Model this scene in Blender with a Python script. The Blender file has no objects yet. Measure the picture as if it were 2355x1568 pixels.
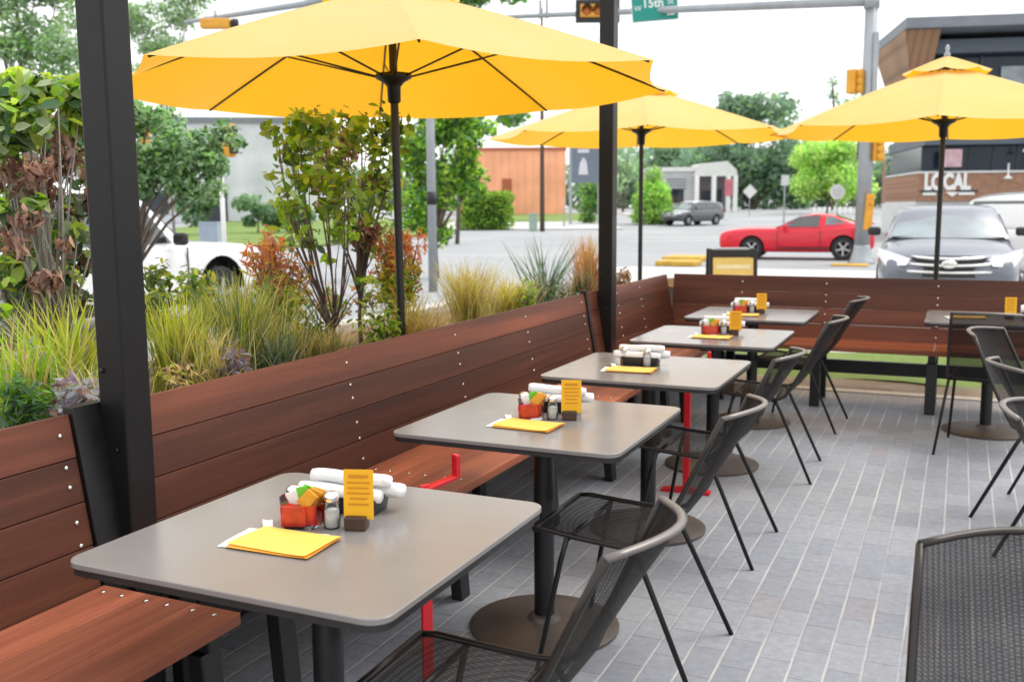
import bpy, math, random
import numpy as np
from mathutils import Vector, Matrix, Euler
rnd = random.Random(7)
NP = np.random.RandomState(11)
scene = bpy.context.scene
C = scene.collection
pi = math.pi

# ------------------------------------------------------------------ camera frame
FPX, YAW, PITCH, ROLL, CAMZ = 2275.1, -.4245, -.1337, -.0063, 1.4547
_cy, _sy, _cp, _sp = math.cos(YAW), math.sin(YAW), math.cos(PITCH), math.sin(PITCH)
FWD = Vector((_sy*_cp, _cy*_cp, _sp))
_r0 = Vector((_cy, -_sy, 0)); _u0 = _r0.cross(FWD)
RGT = math.cos(ROLL)*_r0 + math.sin(ROLL)*_u0
UPV = -math.sin(ROLL)*_r0 + math.cos(ROLL)*_u0

def ray(px, py):
    return FWD + (px-1177.5)/FPX*RGT - (py-784)/FPX*UPV
def far(px, D):
    "ground-plan point at distance D down the bearing px"
    d = ray(px, 475)
    return d.x*D, d.y*D
def ztop(py, D, px=1177):
    hz = 484 - px*.006
    return CAMZ + (hz-py)/FPX*D
def gz(x, y):
    "height of the terrain: flat street, rising gently far away"
    d = x*-.4118 + y*.9113
    pts = [(-1e4,-.1),(38,-.1),(65,.1),(100,.9),(180,1.35),(1e5,1.35)]
    for (a,za),(b,zb) in zip(pts, pts[1:]):
        if d <= b: return za+(zb-za)*(d-a)/(b-a)

# ------------------------------------------------------------------ materials
def new_mat(name):
    m = bpy.data.materials.new(name); m.use_nodes = True
    nt = m.node_tree; nt.nodes.clear()
    out = nt.nodes.new('ShaderNodeOutputMaterial')
    b = nt.nodes.new('ShaderNodeBsdfPrincipled')
    nt.links.new(b.outputs[0], out.inputs[0])
    return m, nt, b, out
def N(nt, typ, **kw):
    n = nt.nodes.new(typ)
    for k, v in kw.items():
        if k.startswith('i_'):
            key = k[2:]; key = int(key) if key.isdigit() else key.replace('_', ' ')
            n.inputs[key].default_value = v
        else: setattr(n, k, v)
    return n
def L(nt, a, b): nt.links.new(a, b)
def coords(nt, scale=(1,1,1), obj=True):
    tc = N(nt, 'ShaderNodeTexCoord'); mp = N(nt, 'ShaderNodeMapping')
    mp.inputs['Scale'].default_value = scale
    L(nt, tc.outputs['Object' if obj else 'Generated'], mp.inputs[0])
    return mp.outputs[0]
def ramp(nt, fac, stops):
    r = N(nt, 'ShaderNodeValToRGB'); el = r.color_ramp.elements
    while len(el) < len(stops): el.new(.5)
    for e, (p, c) in zip(el, stops): e.position = p; e.color = (*c, 1) if len(c) == 3 else c
    L(nt, fac, r.inputs[0]); return r.outputs[0]
def plain(name, col, rough=.5, metal=0, var=.12, scale=6, bump=0, spec=.5, coat=0, emit=None):
    "a flat finish with soft uneven tone and gloss so that it never reads as one value"
    m, nt, b, out = new_mat(name)
    co = coords(nt)
    nz = N(nt, 'ShaderNodeTexNoise', i_Scale=scale, i_Detail=5.0, i_Roughness=.65); L(nt, co, nz.inputs[0])
    lo = tuple(c*(1-var) for c in col); hi = tuple(min(1, c*(1+var)) for c in col)
    L(nt, ramp(nt, nz.outputs[0], [(.3, lo), (.7, hi)]), b.inputs['Base Color'])
    mr = N(nt, 'ShaderNodeMapRange', i_1=.3, i_2=.7, i_3=max(.02, rough*.8), i_4=min(1, rough*1.2)); L(nt, nz.outputs[0], mr.inputs[0])
    L(nt, mr.outputs[0], b.inputs['Roughness'])
    b.inputs['Metallic'].default_value = metal
    b.inputs['Specular IOR Level'].default_value = spec
    b.inputs['Coat Weight'].default_value = coat
    if bump:
        n2 = N(nt, 'ShaderNodeTexNoise', i_Scale=scale*12, i_Detail=3.0); L(nt, co, n2.inputs[0])
        bp = N(nt, 'ShaderNodeBump', i_Strength=bump, i_Distance=.01); L(nt, n2.outputs[0], bp.inputs['Height']); L(nt, bp.outputs[0], b.inputs['Normal'])
    return m
def wood(name, axis):
    m, nt, b, out = new_mat(name)
    sc = {'y': (26, 1.1, 26), 'x': (1.1, 26, 26)}[axis]
    att = N(nt, 'ShaderNodeAttribute', attribute_name='Col')
    co = coords(nt, sc)
    # shift the grain for every board
    ad = N(nt, 'ShaderNodeVectorMath', operation='MULTIPLY_ADD'); L(nt, att.outputs['Color'], ad.inputs[0]); ad.inputs[1].default_value = (37, 41, 53); L(nt, co, ad.inputs[2])
    n1 = N(nt, 'ShaderNodeTexNoise', i_Scale=1.0, i_Detail=6.0, i_Roughness=.7, i_Distortion=.4); L(nt, ad.outputs[0], n1.inputs[0])
    n2 = N(nt, 'ShaderNodeTexNoise', i_Scale=.30, i_Detail=4.0); L(nt, ad.outputs[0], n2.inputs[0])
    n3 = N(nt, 'ShaderNodeTexNoise', i_Scale=5.0, i_Detail=2.0); L(nt, ad.outputs[0], n3.inputs[0])
    c1 = ramp(nt, n1.outputs[0], [(.22, (.050, .0155, .0085)), (.5, (.074, .0232, .012)), (.80, (.110, .036, .0185))])
    mx = N(nt, 'ShaderNodeMix', data_type='RGBA', blend_type='MULTIPLY'); mx.inputs[0].default_value = 1
    L(nt, c1, mx.inputs[6])
    c2 = ramp(nt, n2.outputs[0], [(.28, (.60, .55, .55)), (.5, (.95, .93, .92)), (.72, (1.45, 1.38, 1.30))]); L(nt, c2, mx.inputs[7])
    mt = N(nt, 'ShaderNodeMix', data_type='RGBA', blend_type='MULTIPLY'); mt.inputs[0].default_value = 1
    sep = N(nt, 'ShaderNodeSeparateColor'); L(nt, att.outputs['Color'], sep.inputs[0])
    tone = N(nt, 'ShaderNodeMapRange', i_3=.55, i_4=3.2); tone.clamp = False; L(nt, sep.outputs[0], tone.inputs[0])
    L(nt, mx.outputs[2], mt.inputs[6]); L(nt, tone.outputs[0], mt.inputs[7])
    L(nt, mt.outputs[2], b.inputs['Base Color'])
    b.inputs['Specular IOR Level'].default_value = .32
    rr = N(nt, 'ShaderNodeMapRange', i_3=.34, i_4=.55); L(nt, n1.outputs[0], rr.inputs[0]); L(nt, rr.outputs[0], b.inputs['Roughness'])
    bp = N(nt, 'ShaderNodeBump', i_Strength=.10, i_Distance=.004); L(nt, n3.outputs[0], bp.inputs['Height']); L(nt, bp.outputs[0], b.inputs['Normal'])
    return m
def leafmat(name, rough=.5, trans=.35, tip=(1, 1, 1)):
    m, nt, b, out = new_mat(name)
    att = N(nt, 'ShaderNodeAttribute', attribute_name='Col')
    L(nt, att.outputs['Color'], b.inputs['Base Color']); b.inputs['Roughness'].default_value = rough
    tr = N(nt, 'ShaderNodeBsdfTranslucent')
    hs = N(nt, 'ShaderNodeHueSaturation', i_Saturation=1.1, i_Value=1.35); L(nt, att.outputs['Color'], hs.inputs['Color']); L(nt, hs.outputs[0], tr.inputs[0])
    ms = N(nt, 'ShaderNodeMixShader'); ms.inputs[0].default_value = trans
    L(nt, b.outputs[0], ms.inputs[1]); L(nt, tr.outputs[0], ms.inputs[2]); L(nt, ms.outputs[0], out.inputs[0])
    return m
def canopy_mat(name):
    m, nt, b, out = new_mat(name)
    co = coords(nt)
    nz = N(nt, 'ShaderNodeTexNoise', i_Scale=2.2, i_Detail=4.0); L(nt, co, nz.inputs[0])
    wv = N(nt, 'ShaderNodeTexNoise', i_Scale=420.0, i_Detail=1.0); L(nt, co, wv.inputs[0])
    col = ramp(nt, nz.outputs[0], [(.3, (.96, .66, .125)), (.7, (.97, .71, .18))])
    ge = N(nt, 'ShaderNodeNewGeometry'); mc = N(nt, 'ShaderNodeMix', data_type='RGBA'); L(nt, ge.outputs['Backfacing'], mc.inputs[0]); L(nt, col, mc.inputs[6]); mc.inputs[7].default_value = (.92, .46, .004, 1)  # underside amber painted in for the light glowing through the cloth
    L(nt, mc.outputs[2], b.inputs['Base Color']); b.inputs['Roughness'].default_value = .75
    b.inputs['Sheen Weight'].default_value = .5; b.inputs['Sheen Roughness'].default_value = .5
    bp = N(nt, 'ShaderNodeBump', i_Strength=.12, i_Distance=.002); L(nt, wv.outputs[0], bp.inputs['Height'])
    wr = N(nt, 'ShaderNodeTexNoise', i_Scale=5.0, i_Detail=3.0, i_Distortion=.8); L(nt, co, wr.inputs[0]); b2 = N(nt, 'ShaderNodeBump', i_Strength=.35, i_Distance=.02); L(nt, wr.outputs[0], b2.inputs['Height']); L(nt, bp.outputs[0], b2.inputs['Normal']); L(nt, b2.outputs[0], b.inputs['Normal'])
    tr = N(nt, 'ShaderNodeBsdfTranslucent'); tr.inputs[0].default_value = (1.0, .50, .004, 1)
    ms = N(nt, 'ShaderNodeMixShader'); ms.inputs[0].default_value = .42
    L(nt, b.outputs[0], ms.inputs[1]); L(nt, tr.outputs[0], ms.inputs[2]); L(nt, ms.outputs[0], out.inputs[0])
    return m
def sling_mat(name):
    m, nt, b, out = new_mat(name)
    co = coords(nt)
    wx = N(nt, 'ShaderNodeTexWave', wave_type='BANDS', bands_direction='Z', i_Scale=95.0, i_Distortion=.3); L(nt, co, wx.inputs[0])
    wy = N(nt, 'ShaderNodeTexWave', wave_type='BANDS', bands_direction='Y', i_Scale=30.0, i_Distortion=.3); L(nt, co, wy.inputs[0])
    wz = N(nt, 'ShaderNodeTexWave', wave_type='BANDS', bands_direction='X', i_Scale=95.0, i_Distortion=.3); L(nt, co, wz.inputs[0])
    mxm = N(nt, 'ShaderNodeMath', operation='MAXIMUM'); L(nt, wx.outputs['Fac'], mxm.inputs[0]); L(nt, wy.outputs['Fac'], mxm.inputs[1])
    mx2 = N(nt, 'ShaderNodeMath', operation='MAXIMUM'); L(nt, mxm.outputs[0], mx2.inputs[0]); L(nt, wz.outputs['Fac'], mx2.inputs[1])
    al = N(nt, 'ShaderNodeMapRange', i_1=.25, i_2=.9, i_3=.46, i_4=.86); L(nt, mx2.outputs[0], al.inputs[0])
    nz = N(nt, 'ShaderNodeTexNoise', i_Scale=9.0, i_Detail=3.0); L(nt, co, nz.inputs[0])
    L(nt, ramp(nt, nz.outputs[0], [(.3, (.008, .0066, .0062)), (.7, (.014, .0115, .011))]), b.inputs['Base Color'])
    b.inputs['Roughness'].default_value = .6; b.inputs['Specular IOR Level'].default_value = .2
    L(nt, al.outputs[0], b.inputs['Alpha'])
    return m
def glass_mat(name, col, rough=.05, alpha=1.0):
    m, nt, b, out = new_mat(name)
    co = coords(nt); nz = N(nt, 'ShaderNodeTexNoise', i_Scale=1.6, i_Detail=3.0); L(nt, co, nz.inputs[0])
    L(nt, ramp(nt, nz.outputs[0], [(.35, tuple(c*.6 for c in col)), (.65, tuple(c*1.3 for c in col))]), b.inputs['Base Color'])
    b.inputs['Roughness'].default_value = rough; b.inputs['Specular IOR Level'].default_value = .9
    b.inputs['Coat Weight'].default_value = 1.0; b.inputs['Coat Roughness'].default_value = .03
    b.inputs['Alpha'].default_value = alpha
    return m
def paver_mat(name):
    m, nt, b, out = new_mat(name)
    tc = N(nt, 'ShaderNodeTexCoord')
    wob = N(nt, 'ShaderNodeTexNoise', i_Scale=9.0, i_Detail=2.0); L(nt, tc.outputs['Object'], wob.inputs[0])
    wadd = N(nt, 'ShaderNodeVectorMath', operation='MULTIPLY_ADD'); L(nt, wob.outputs['Color'], wadd.inputs[0]); wadd.inputs[1].default_value = (.005, .005, 0); L(nt, tc.outputs['Object'], wadd.inputs[2])
    sp = N(nt, 'ShaderNodeSeparateXYZ'); L(nt, wadd.outputs[0], sp.inputs[0])
    def M(op, a, bb=None, c=None):
        n = N(nt, 'ShaderNodeMath', operation=op)
        for i, v in enumerate((a, bb, c)):
            if v is None: continue
            if hasattr(v, 'is_linked') or hasattr(v, 'links'): L(nt, v, n.inputs[i])
            else: n.inputs[i].default_value = v
        return n.outputs[0]
    W, LEN = .1065, .215
    u = M('DIVIDE', sp.outputs[0], W); row = M('FLOOR', u); fu = M('SUBTRACT', u, row)
    off = M('MULTIPLY', M('MODULO', M('ABSOLUTE', row), 2.0), .5)
    v = M('ADD', M('DIVIDE', sp.outputs[1], LEN), off); cellv = M('FLOOR', v); fv = M('SUBTRACT', v, cellv)
    eu = M('MULTIPLY', M('MINIMUM', fu, M('SUBTRACT', 1.0, fu)), W)      # metres to the long joint
    ev = M('MULTIPLY', M('MINIMUM', fv, M('SUBTRACT', 1.0, fv)), LEN)    # metres to the cross joint
    jn = N(nt, 'ShaderNodeTexNoise', i_Scale=1.3, i_Detail=3.0); L(nt, tc.outputs['Object'], jn.inputs[0])
    fine = N(nt, 'ShaderNodeTexNoise', i_Scale=30.0, i_Detail=6.0, i_Roughness=.7); L(nt, tc.outputs['Object'], fine.inputs[0])
    mid = N(nt, 'ShaderNodeTexNoise', i_Scale=.8, i_Detail=3.0); L(nt, tc.outputs['Object'], mid.inputs[0])
    longj = N(nt, 'ShaderNodeMapRange', i_1=.0022, i_2=.0060, i_3=1.0, i_4=0.0); L(nt, eu, longj.inputs[0])
    sand = N(nt, 'ShaderNodeMapRange', i_1=.40, i_2=.62, i_3=.12, i_4=1.0); L(nt, jn.outputs[0], sand.inputs[0])
    longw = M('MULTIPLY', longj.outputs[0], sand.outputs[0])
    crossj = N(nt, 'ShaderNodeMapRange', i_1=.001, i_2=.003, i_3=1.0, i_4=0.0); L(nt, ev, crossj.inputs[0])
    comb = N(nt, 'ShaderNodeCombineXYZ'); L(nt, row, comb.inputs[0]); L(nt, cellv, comb.inputs[1])
    wn = N(nt, 'ShaderNodeTexWhiteNoise', noise_dimensions='2D'); L(nt, comb.outputs[0], wn.inputs[0])
    brick = ramp(nt, wn.outputs['Value'], [(0, (.265, .278, .308)), (.35, (.29, .302, .332)), (.62, (.32, .332, .36)), (.95, (.30, .312, .34)), (.99, (.30, .29, .312)), (1, (.29, .268, .285))])
    mx = N(nt, 'ShaderNodeMix', data_type='RGBA', blend_type='MULTIPLY'); mx.inputs[0].default_value = 1
    L(nt, brick, mx.inputs[6]); L(nt, ramp(nt, fine.outputs[0], [(.25, (.78, .78, .78)), (.75, (1.16, 1.16, 1.16))]), mx.inputs[7])
    mm = N(nt, 'ShaderNodeMix', data_type='RGBA', blend_type='MULTIPLY'); mm.inputs[0].default_value = 1
    L(nt, mx.outputs[2], mm.inputs[6]); L(nt, ramp(nt, mid.outputs[0], [(.3, (.86, .86, .87)), (.7, (1.1, 1.1, 1.1))]), mm.inputs[7])
    m1 = N(nt, 'ShaderNodeMix', data_type='RGBA'); L(nt, M('MULTIPLY', crossj.outputs[0], .55), m1.inputs[0]); L(nt, mm.outputs[2], m1.inputs[6]); m1.inputs[7].default_value = (.13, .13, .14, 1)
    m2 = N(nt, 'ShaderNodeMix', data_type='RGBA'); L(nt, longw, m2.inputs[0]); L(nt, m1.outputs[2], m2.inputs[6]); m2.inputs[7].default_value = (.52, .51, .49, 1)
    L(nt, m2.outputs[2], b.inputs['Base Color']); b.inputs['Roughness'].default_value = .72
    hh = M('SUBTRACT', M('MULTIPLY', fine.outputs[0], .25), M('MAXIMUM', longj.outputs[0], crossj.outputs[0]))
    bp = N(nt, 'ShaderNodeBump', i_Strength=.5, i_Distance=.003); L(nt, hh, bp.inputs['Height']); L(nt, bp.outputs[0], b.inputs['Normal'])
    return m
def ground_mat(name, stops, scale=1.0, detail=40, rough=.85, bump=.3):
    m, nt, b, out = new_mat(name)
    co = coords(nt)
    n1 = N(nt, 'ShaderNodeTexNoise', i_Scale=scale*.12, i_Detail=6.0, i_Roughness=.65); L(nt, co, n1.inputs[0])
    n2 = N(nt, 'ShaderNodeTexNoise', i_Scale=scale*detail, i_Detail=4.0, i_Roughness=.7); L(nt, co, n2.inputs[0])
    mx = N(nt, 'ShaderNodeMix', data_type='RGBA', blend_type='MULTIPLY'); mx.inputs[0].default_value = 1
    L(nt, ramp(nt, n1.outputs[0], stops), mx.inputs[6]); L(nt, ramp(nt, n2.outputs[0], [(.25, (.7, .7, .7)), (.75, (1.25, 1.25, 1.25))]), mx.inputs[7])
    L(nt, mx.outputs[2], b.inputs['Base Color']); b.inputs['Roughness'].default_value = rough
    bp = N(nt, 'ShaderNodeBump', i_Strength=bump, i_Distance=.02); L(nt, n2.outputs[0], bp.inputs['Height']); L(nt, bp.outputs[0], b.inputs['Normal'])
    return m
def panel_mat(name, col, period, axis=0, groove=.75, rough=.55):
    "vertical ribbed cladding"
    m, nt, b, out = new_mat(name)
    co = coords(nt)
    wv = N(nt, 'ShaderNodeTexWave', wave_type='BANDS', bands_direction='XYZ'[axis], i_Scale=1/period*.314*1.0); L(nt, co, wv.inputs[0])
    nz = N(nt, 'ShaderNodeTexNoise', i_Scale=.5, i_Detail=5.0); L(nt, co, nz.inputs[0])
    mx = N(nt, 'ShaderNodeMix', data_type='RGBA', blend_type='MULTIPLY'); mx.inputs[0].default_value = 1
    L(nt, ramp(nt, nz.outputs[0], [(.3, tuple(c*.85 for c in col)), (.7, tuple(c*1.12 for c in col))]), mx.inputs[6])
    L(nt, ramp(nt, wv.outputs['Fac'], [(0, (groove,)*3), (.25, (1,)*3), (1, (1.04,)*3)]), mx.inputs[7])
    L(nt, mx.outputs[2], b.inputs['Base Color']); b.inputs['Roughness'].default_value = rough
    bp = N(nt, 'ShaderNodeBump', i_Strength=.2, i_Distance=.02); L(nt, wv.outputs['Fac'], bp.inputs['Height']); L(nt, bp.outputs[0], b.inputs['Normal'])
    return m
def brick_mat(name):
    m, nt, b, out = new_mat(name)
    tc = N(nt, 'ShaderNodeTexCoord'); mp = N(nt, 'ShaderNodeMapping'); mp.inputs['Rotation'].default_value = (pi/2, 0, 0)
    L(nt, tc.outputs['Object'], mp.inputs[0])
    bk = N(nt, 'ShaderNodeTexBrick', i_Scale=3.0, i_Mortar_Size=.012); L(nt, mp.outputs[0], bk.inputs[0])
    bk.inputs['Color1'].default_value = (.26, .12, .07, 1); bk.inputs['Color2'].default_value = (.36, .19, .11, 1); bk.inputs['Mortar'].default_value = (.4, .33, .27, 1)
    L(nt, bk.outputs[0], b.inputs['Base Color']); b.inputs['Roughness'].default_value = .85
    return m

MT = dict(
 wood_y=wood('ipe_wood_lengthwise', 'y'), wood_x=wood('ipe_wood_crosswise', 'x'),
 black=plain('black_steel', (.007, .007, .0075), .42, 0, .3, 5, .05),
 post=plain('black_powder_coat', (.006, .0058, .0062), .42, 0, .35, 3, .05, .35),
 screw=plain('stainless_screw', (.75, .73, .70), .25, 1, .1, 20),
 top=plain('table_laminate', (.228, .210, .199), .20, 0, .06, 3, 0, .6),
 under=plain('table_edge_dark', (.02, .018, .018), .5),
 base=plain('table_base_bronze', (.085, .068, .058), .42, .1, .2, 5, .1),
 frame=plain('taupe_metal_lit', (.17, .152, .142), .32, .3, .1, 8),  # rail copy of the metal, sky reflection put into its paler colour
 side=plain('taupe_metal_shaded', (.03, .025, .022), .36, .35, .15, 8),  # same metal darkened in colour for sides turned from the light
 leg=plain('chair_leg_metal', (.012, .011, .011), .34, .3, .3, 9),
 sling=sling_mat('woven_sling'), canopy=canopy_mat('yellow_canvas'),
 red=plain('red_paint', (.62, .008, .018), .35, 0, .12, 6), paver=paver_mat('grey_pavers'),
 soil=ground_mat('mulch', [(.3, (.16, .095, .05)), (.7, (.36, .24, .13))], 6, 9, .95, .9),
 asphalt=ground_mat('asphalt', [(.3, (.29, .30, .315)), (.7, (.40, .41, .42))], 1, 40, .85, .2),
 ground=ground_mat('earth', [(.3, (.17, .17, .15)), (.7, (.25, .25, .22))], 1, 20),
 concrete=ground_mat('concrete', [(.3, (.52, .515, .50)), (.7, (.62, .61, .59))], 2, 25, .85, .15),
 lawn=ground_mat('lawn', [(.3, (.10, .19, .035)), (.7, (.24, .32, .07))], 2, 18, .9, .8),
 gravel=ground_mat('gravel', [(.3, (.24, .20, .16)), (.7, (.44, .38, .31))], 8, 8, .9, 1.0),
 yellow_road=plain('yellow_road_paint', (.62, .37, .05), .7, 0, .2, 4, .2),
 white_road=plain('white_road_paint', (.6, .6, .58), .7, 0, .2, 4, .1),
 leaf=leafmat('leaf', .5, .45), blade=leafmat('grass_blade', .6, .45),
 bark=plain('bark', (.13, .10, .08), .9, 0, .4, 9, .6), greybark=plain('grey_bark', (.26, .24, .22), .9, 0, .3, 9, .5),
 galv=plain('galvanised_steel', (.36, .385, .405), .42, .55, .12, 2, .05),
 polebrown=plain('brown_pole', (.10, .065, .05), .6, 0, .2, 3),
 sigyellow=plain('signal_yellow', (.72, .34, .03), .45, 0, .12, 4), sigblack=plain('signal_black', (.015, .015, .016), .5),
 amber=plain('signal_lens', (.55, .16, .03), .3), green=plain('sign_green', (.0, .25, .20), .4, 0, .08, 3),
 white=plain('white_paint', (.80, .80, .79), .45, 0, .04, 3), offwhite=plain('off_white', (.66, .66, .65), .6, 0, .08, 1.5),
 card=plain('yellow_card', (.83, .43, .006), .6, 0, .05, 6), cardtext=plain('card_print', (.58, .23, .004), .6),
 menu=plain('yellow_paper', (.92, .55, .10), .65, 0, .05, 8), menub=plain('amber_paper', (.80, .33, .02), .65, 0, .05, 8),
 paper=plain('white_paper', (.85, .85, .85), .7, 0, .04, 12, .2), holder=plain('holder_wood', (.055, .026, .014), .5, 0, .35, 14),
 bucket=plain('black_plastic', (.014, .014, .016), .35), ketchup=plain('red_packet', (.70, .02, .008), .3, 0, .25, 30),
 amberp=plain('amber_packet', (.78, .36, .03), .4, 0, .2, 25), greenp=plain('green_packet', (.16, .55, .04), .4, 0, .2, 25),
 chrome=plain('chrome', (.78, .78, .79), .16, 1, .06, 10), salt=plain('salt', (.74, .72, .70), .6, 0, .06, 20), pepper=plain('pepper', (.42, .27, .12), .7, 0, .3, 40),
 tyre=plain('tyre_rubber', (.016, .016, .017), .75, 0, .25, 8, .2), rim=plain('alloy_rim', (.50, .50, .52), .3, .8, .08, 8), well=plain('wheel_well', (.008, .008, .009), .9),
 carred=plain('red_car_paint', (.68, .006, .028), .25, .0, .05, 1.5, 0, .4, .5), carsilver=plain('silver_car_paint', (.155, .17, .205), .3, .3, .05, 1.5, 0, .4, .5),
 carwhite=plain('white_car_paint', (.80, .80, .80), .25, 0, .03, 1.5, 0, .5, 1), cardark=plain('dark_car_paint', (.07, .075, .09), .25, .2, .06, 2, 0, .5, 1),
 cardim=plain('pale_car_paint', (.62, .63, .62), .3, 0, .05, 1.5, 0, .5, 1),
 glassdark=glass_mat('dark_car_glass', (.03, .035, .04)), glasslite=glass_mat('windscreen_glass', (.16, .21, .23), .12), glassblue=plain('building_glass', (.012, .028, .045), .12, 0, .5, .6, 0, .35),
 headlamp=plain('headlamp', (.75, .77, .80), .12, .2, .08, 12, 0, .8, 1), taillamp=plain('tail_lamp', (.42, .006, .02), .2, 0, .1, 8, 0, .6, 1), trim=plain('black_trim', (.02, .02, .022), .5),
 orangewall=panel_mat('orange_cladding', (.90, .40, .235), .75, 0, .965), greywall=panel_mat('grey_cladding', (.62, .64, .68), 2.6, 0, .96), housegrey=panel_mat('house_siding', (.44, .45, .47), .4, 2, .85),
 mauve=plain('mauve_render', (.20, .165, .19), .7, 0, .2, .8), brick=brick_mat('brown_brick'), slate=plain('slate_metal', (.085, .108, .14), .45, .2, .08, .6),
 soffit=panel_mat('wood_soffit', (.33, .185, .105), .35, 0, .7), roofgrey=plain('roof_grey', (.19, .21, .235), .6, 0, .15, .7), darksteel=plain('dark_steel', (.035, .045, .06), .4, .2, .2, 1),
 pylon=plain('pylon_panel', (.15, .18, .235), .5, 0, .08, .8), pink=plain('faded_red_panel', (.55, .16, .2), .6, 0, .2, 2),
 chalk=plain('chalk_panel', (.72, .50, .14), .7, 0, .12, 5),
)
def clear_glass():
    m, nt, b, out = new_mat('clear_glass')
    gl = N(nt, 'ShaderNodeBsdfGlossy'); gl.inputs['Roughness'].default_value = .04
    tr = N(nt, 'ShaderNodeBsdfTransparent'); tr.inputs[0].default_value = (.93, .95, .95, 1)
    fr = N(nt, 'ShaderNodeFresnel', i_IOR=1.5); ms = N(nt, 'ShaderNodeMixShader')
    nz = N(nt, 'ShaderNodeTexNoise', i_Scale=20.0); bp = N(nt, 'ShaderNodeBump', i_Strength=.05); L(nt, nz.outputs[0], bp.inputs['Height']); L(nt, bp.outputs[0], gl.inputs['Normal'])
    L(nt, fr.outputs[0], ms.inputs[0]); L(nt, tr.outputs[0], ms.inputs[1]); L(nt, gl.outputs[0], ms.inputs[2]); L(nt, ms.outputs[0], out.inputs[0])
    return m
MT['glass'] = clear_glass()

# ------------------------------------------------------------------ mesh building
class MB:
    def __init__(s): s.v = []; s.f = []; s.c = []
    def add(s, vs, fs, col=None):
        o = len(s.v); s.v += [tuple(p) for p in vs]; s.f += [tuple(i+o for i in f) for f in fs]; s.c += [col]*len(fs); return s
    def box(s, c, d, rot=None, col=None):
        h = [x/2 for x in d]; P = [Vector((sx*h[0], sy*h[1], sz*h[2])) for sz in (-1, 1) for sy in (-1, 1) for sx in (-1, 1)]
        if rot is not None:
            R = Euler(rot).to_matrix() if not isinstance(rot, Matrix) else rot
            P = [R @ p for p in P]
        P = [p+Vector(c) for p in P]
        return s.add(P, [(0,2,3,1),(4,5,7,6),(0,1,5,4),(2,6,7,3),(0,4,6,2),(1,3,7,5)], col)
    def tube(s, pts, rad, seg=10, caps=True, flat=1.0, col=None):
        pts = [Vector(p) for p in pts]; n = len(pts)
        if not hasattr(rad, '__len__'): rad = [rad]*n
        vs = []; prev = None
        for i in range(n):
            t = (pts[min(i+1, n-1)]-pts[max(i-1, 0)]).normalized()
            if prev is None:
                a = Vector((0, 0, 1)) if abs(t.z) < .9 else Vector((1, 0, 0)); x = t.cross(a).normalized()
            else: x = (prev - t*prev.dot(t)).normalized()
            prev = x; y = t.cross(x)
            for k in range(seg):
                q = 2*pi*k/seg; vs.append(pts[i]+rad[i]*(math.cos(q)*x+math.sin(q)*y*flat))
        fs = [(i*seg+k, i*seg+(k+1) % seg, (i+1)*seg+(k+1) % seg, (i+1)*seg+k) for i in range(n-1) for k in range(seg)]
        if caps: fs += [tuple(range(seg))[::-1], tuple(range((n-1)*seg, n*seg))]
        return s.add(vs, fs, col)
    def lathe(s, prof, c=(0, 0, 0), seg=24, col=None, caps=True):
        vs = []; n = len(prof)
        for r, z in prof:
            for k in range(seg):
                q = 2*pi*k/seg; vs.append((c[0]+r*math.cos(q), c[1]+r*math.sin(q), c[2]+z))
        fs = [(i*seg+k, i*seg+(k+1) % seg, (i+1)*seg+(k+1) % seg, (i+1)*seg+k) for i in range(n-1) for k in range(seg)]
        if caps: fs += [tuple(range(seg))[::-1], tuple(range((n-1)*seg, n*seg))]
        return s.add(vs, fs, col)
    def prism(s, poly, z0, z1, M=None, col=None):
        n = len(poly); vs = [Vector((x, y, z0)) for x, y in poly]+[Vector((x, y, z1)) for x, y in poly]
        if M is not None: vs = [M @ v for v in vs]
        fs = [tuple(range(n))[::-1], tuple(range(n, 2*n))]+[(i, (i+1) % n, n+(i+1) % n, n+i) for i in range(n)]
        return s.add(vs, fs, col)
    def grid(s, fn, nu, nv, col=None, closed_u=False):
        vs = [fn(i/nu, j/nv) for j in range(nv+1) for i in range(nu+1)]
        fs = [(j*(nu+1)+i, j*(nu+1)+i+1, (j+1)*(nu+1)+i+1, (j+1)*(nu+1)+i) for j in range(nv) for i in range(nu)]
        return s.add(vs, fs, col)
    def loft(s, rings, caps=True, col=None):
        n = len(rings[0]); vs = [p for r in rings for p in r]
        fs = [(i*n+k, i*n+(k+1) % n, (i+1)*n+(k+1) % n, (i+1)*n+k) for i in range(len(rings)-1) for k in range(n)]
        if caps: fs += [tuple(range(n))[::-1], tuple(range((len(rings)-1)*n, len(rings)*n))]
        return s.add(vs, fs, col)
    def mesh(s, name, mat, smooth=False):
        me = bpy.data.meshes.new(name); me.from_pydata(s.v, [], s.f)
        if mat is not None: me.materials.append(mat)
        if any(c is not None for c in s.c):
            at = me.color_attributes.new('Col', 'FLOAT_COLOR', 'CORNER'); buf = []
            for f, c in zip(s.f, s.c):
                c = c or (.5, .5, .5); buf += [c[0], c[1], c[2], 1.0]*len(f)
            at.data.foreach_set('color', buf)
        if smooth: me.polygons.foreach_set('use_smooth', [True]*len(me.polygons))
        me.update(); return me
    def build(s, name, mat, parent=None, smooth=False, bevel=0, seg=2, auto=None):
        o = bpy.data.objects.new(name, s.mesh(name, mat, smooth)); C.objects.link(o)
        if parent is not None: o.parent = parent
        if bevel:
            b = o.modifiers.new('edge', 'BEVEL'); b.width = bevel; b.segments = seg; b.limit_method = 'ANGLE'; b.angle_limit = .6
        return o
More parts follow.
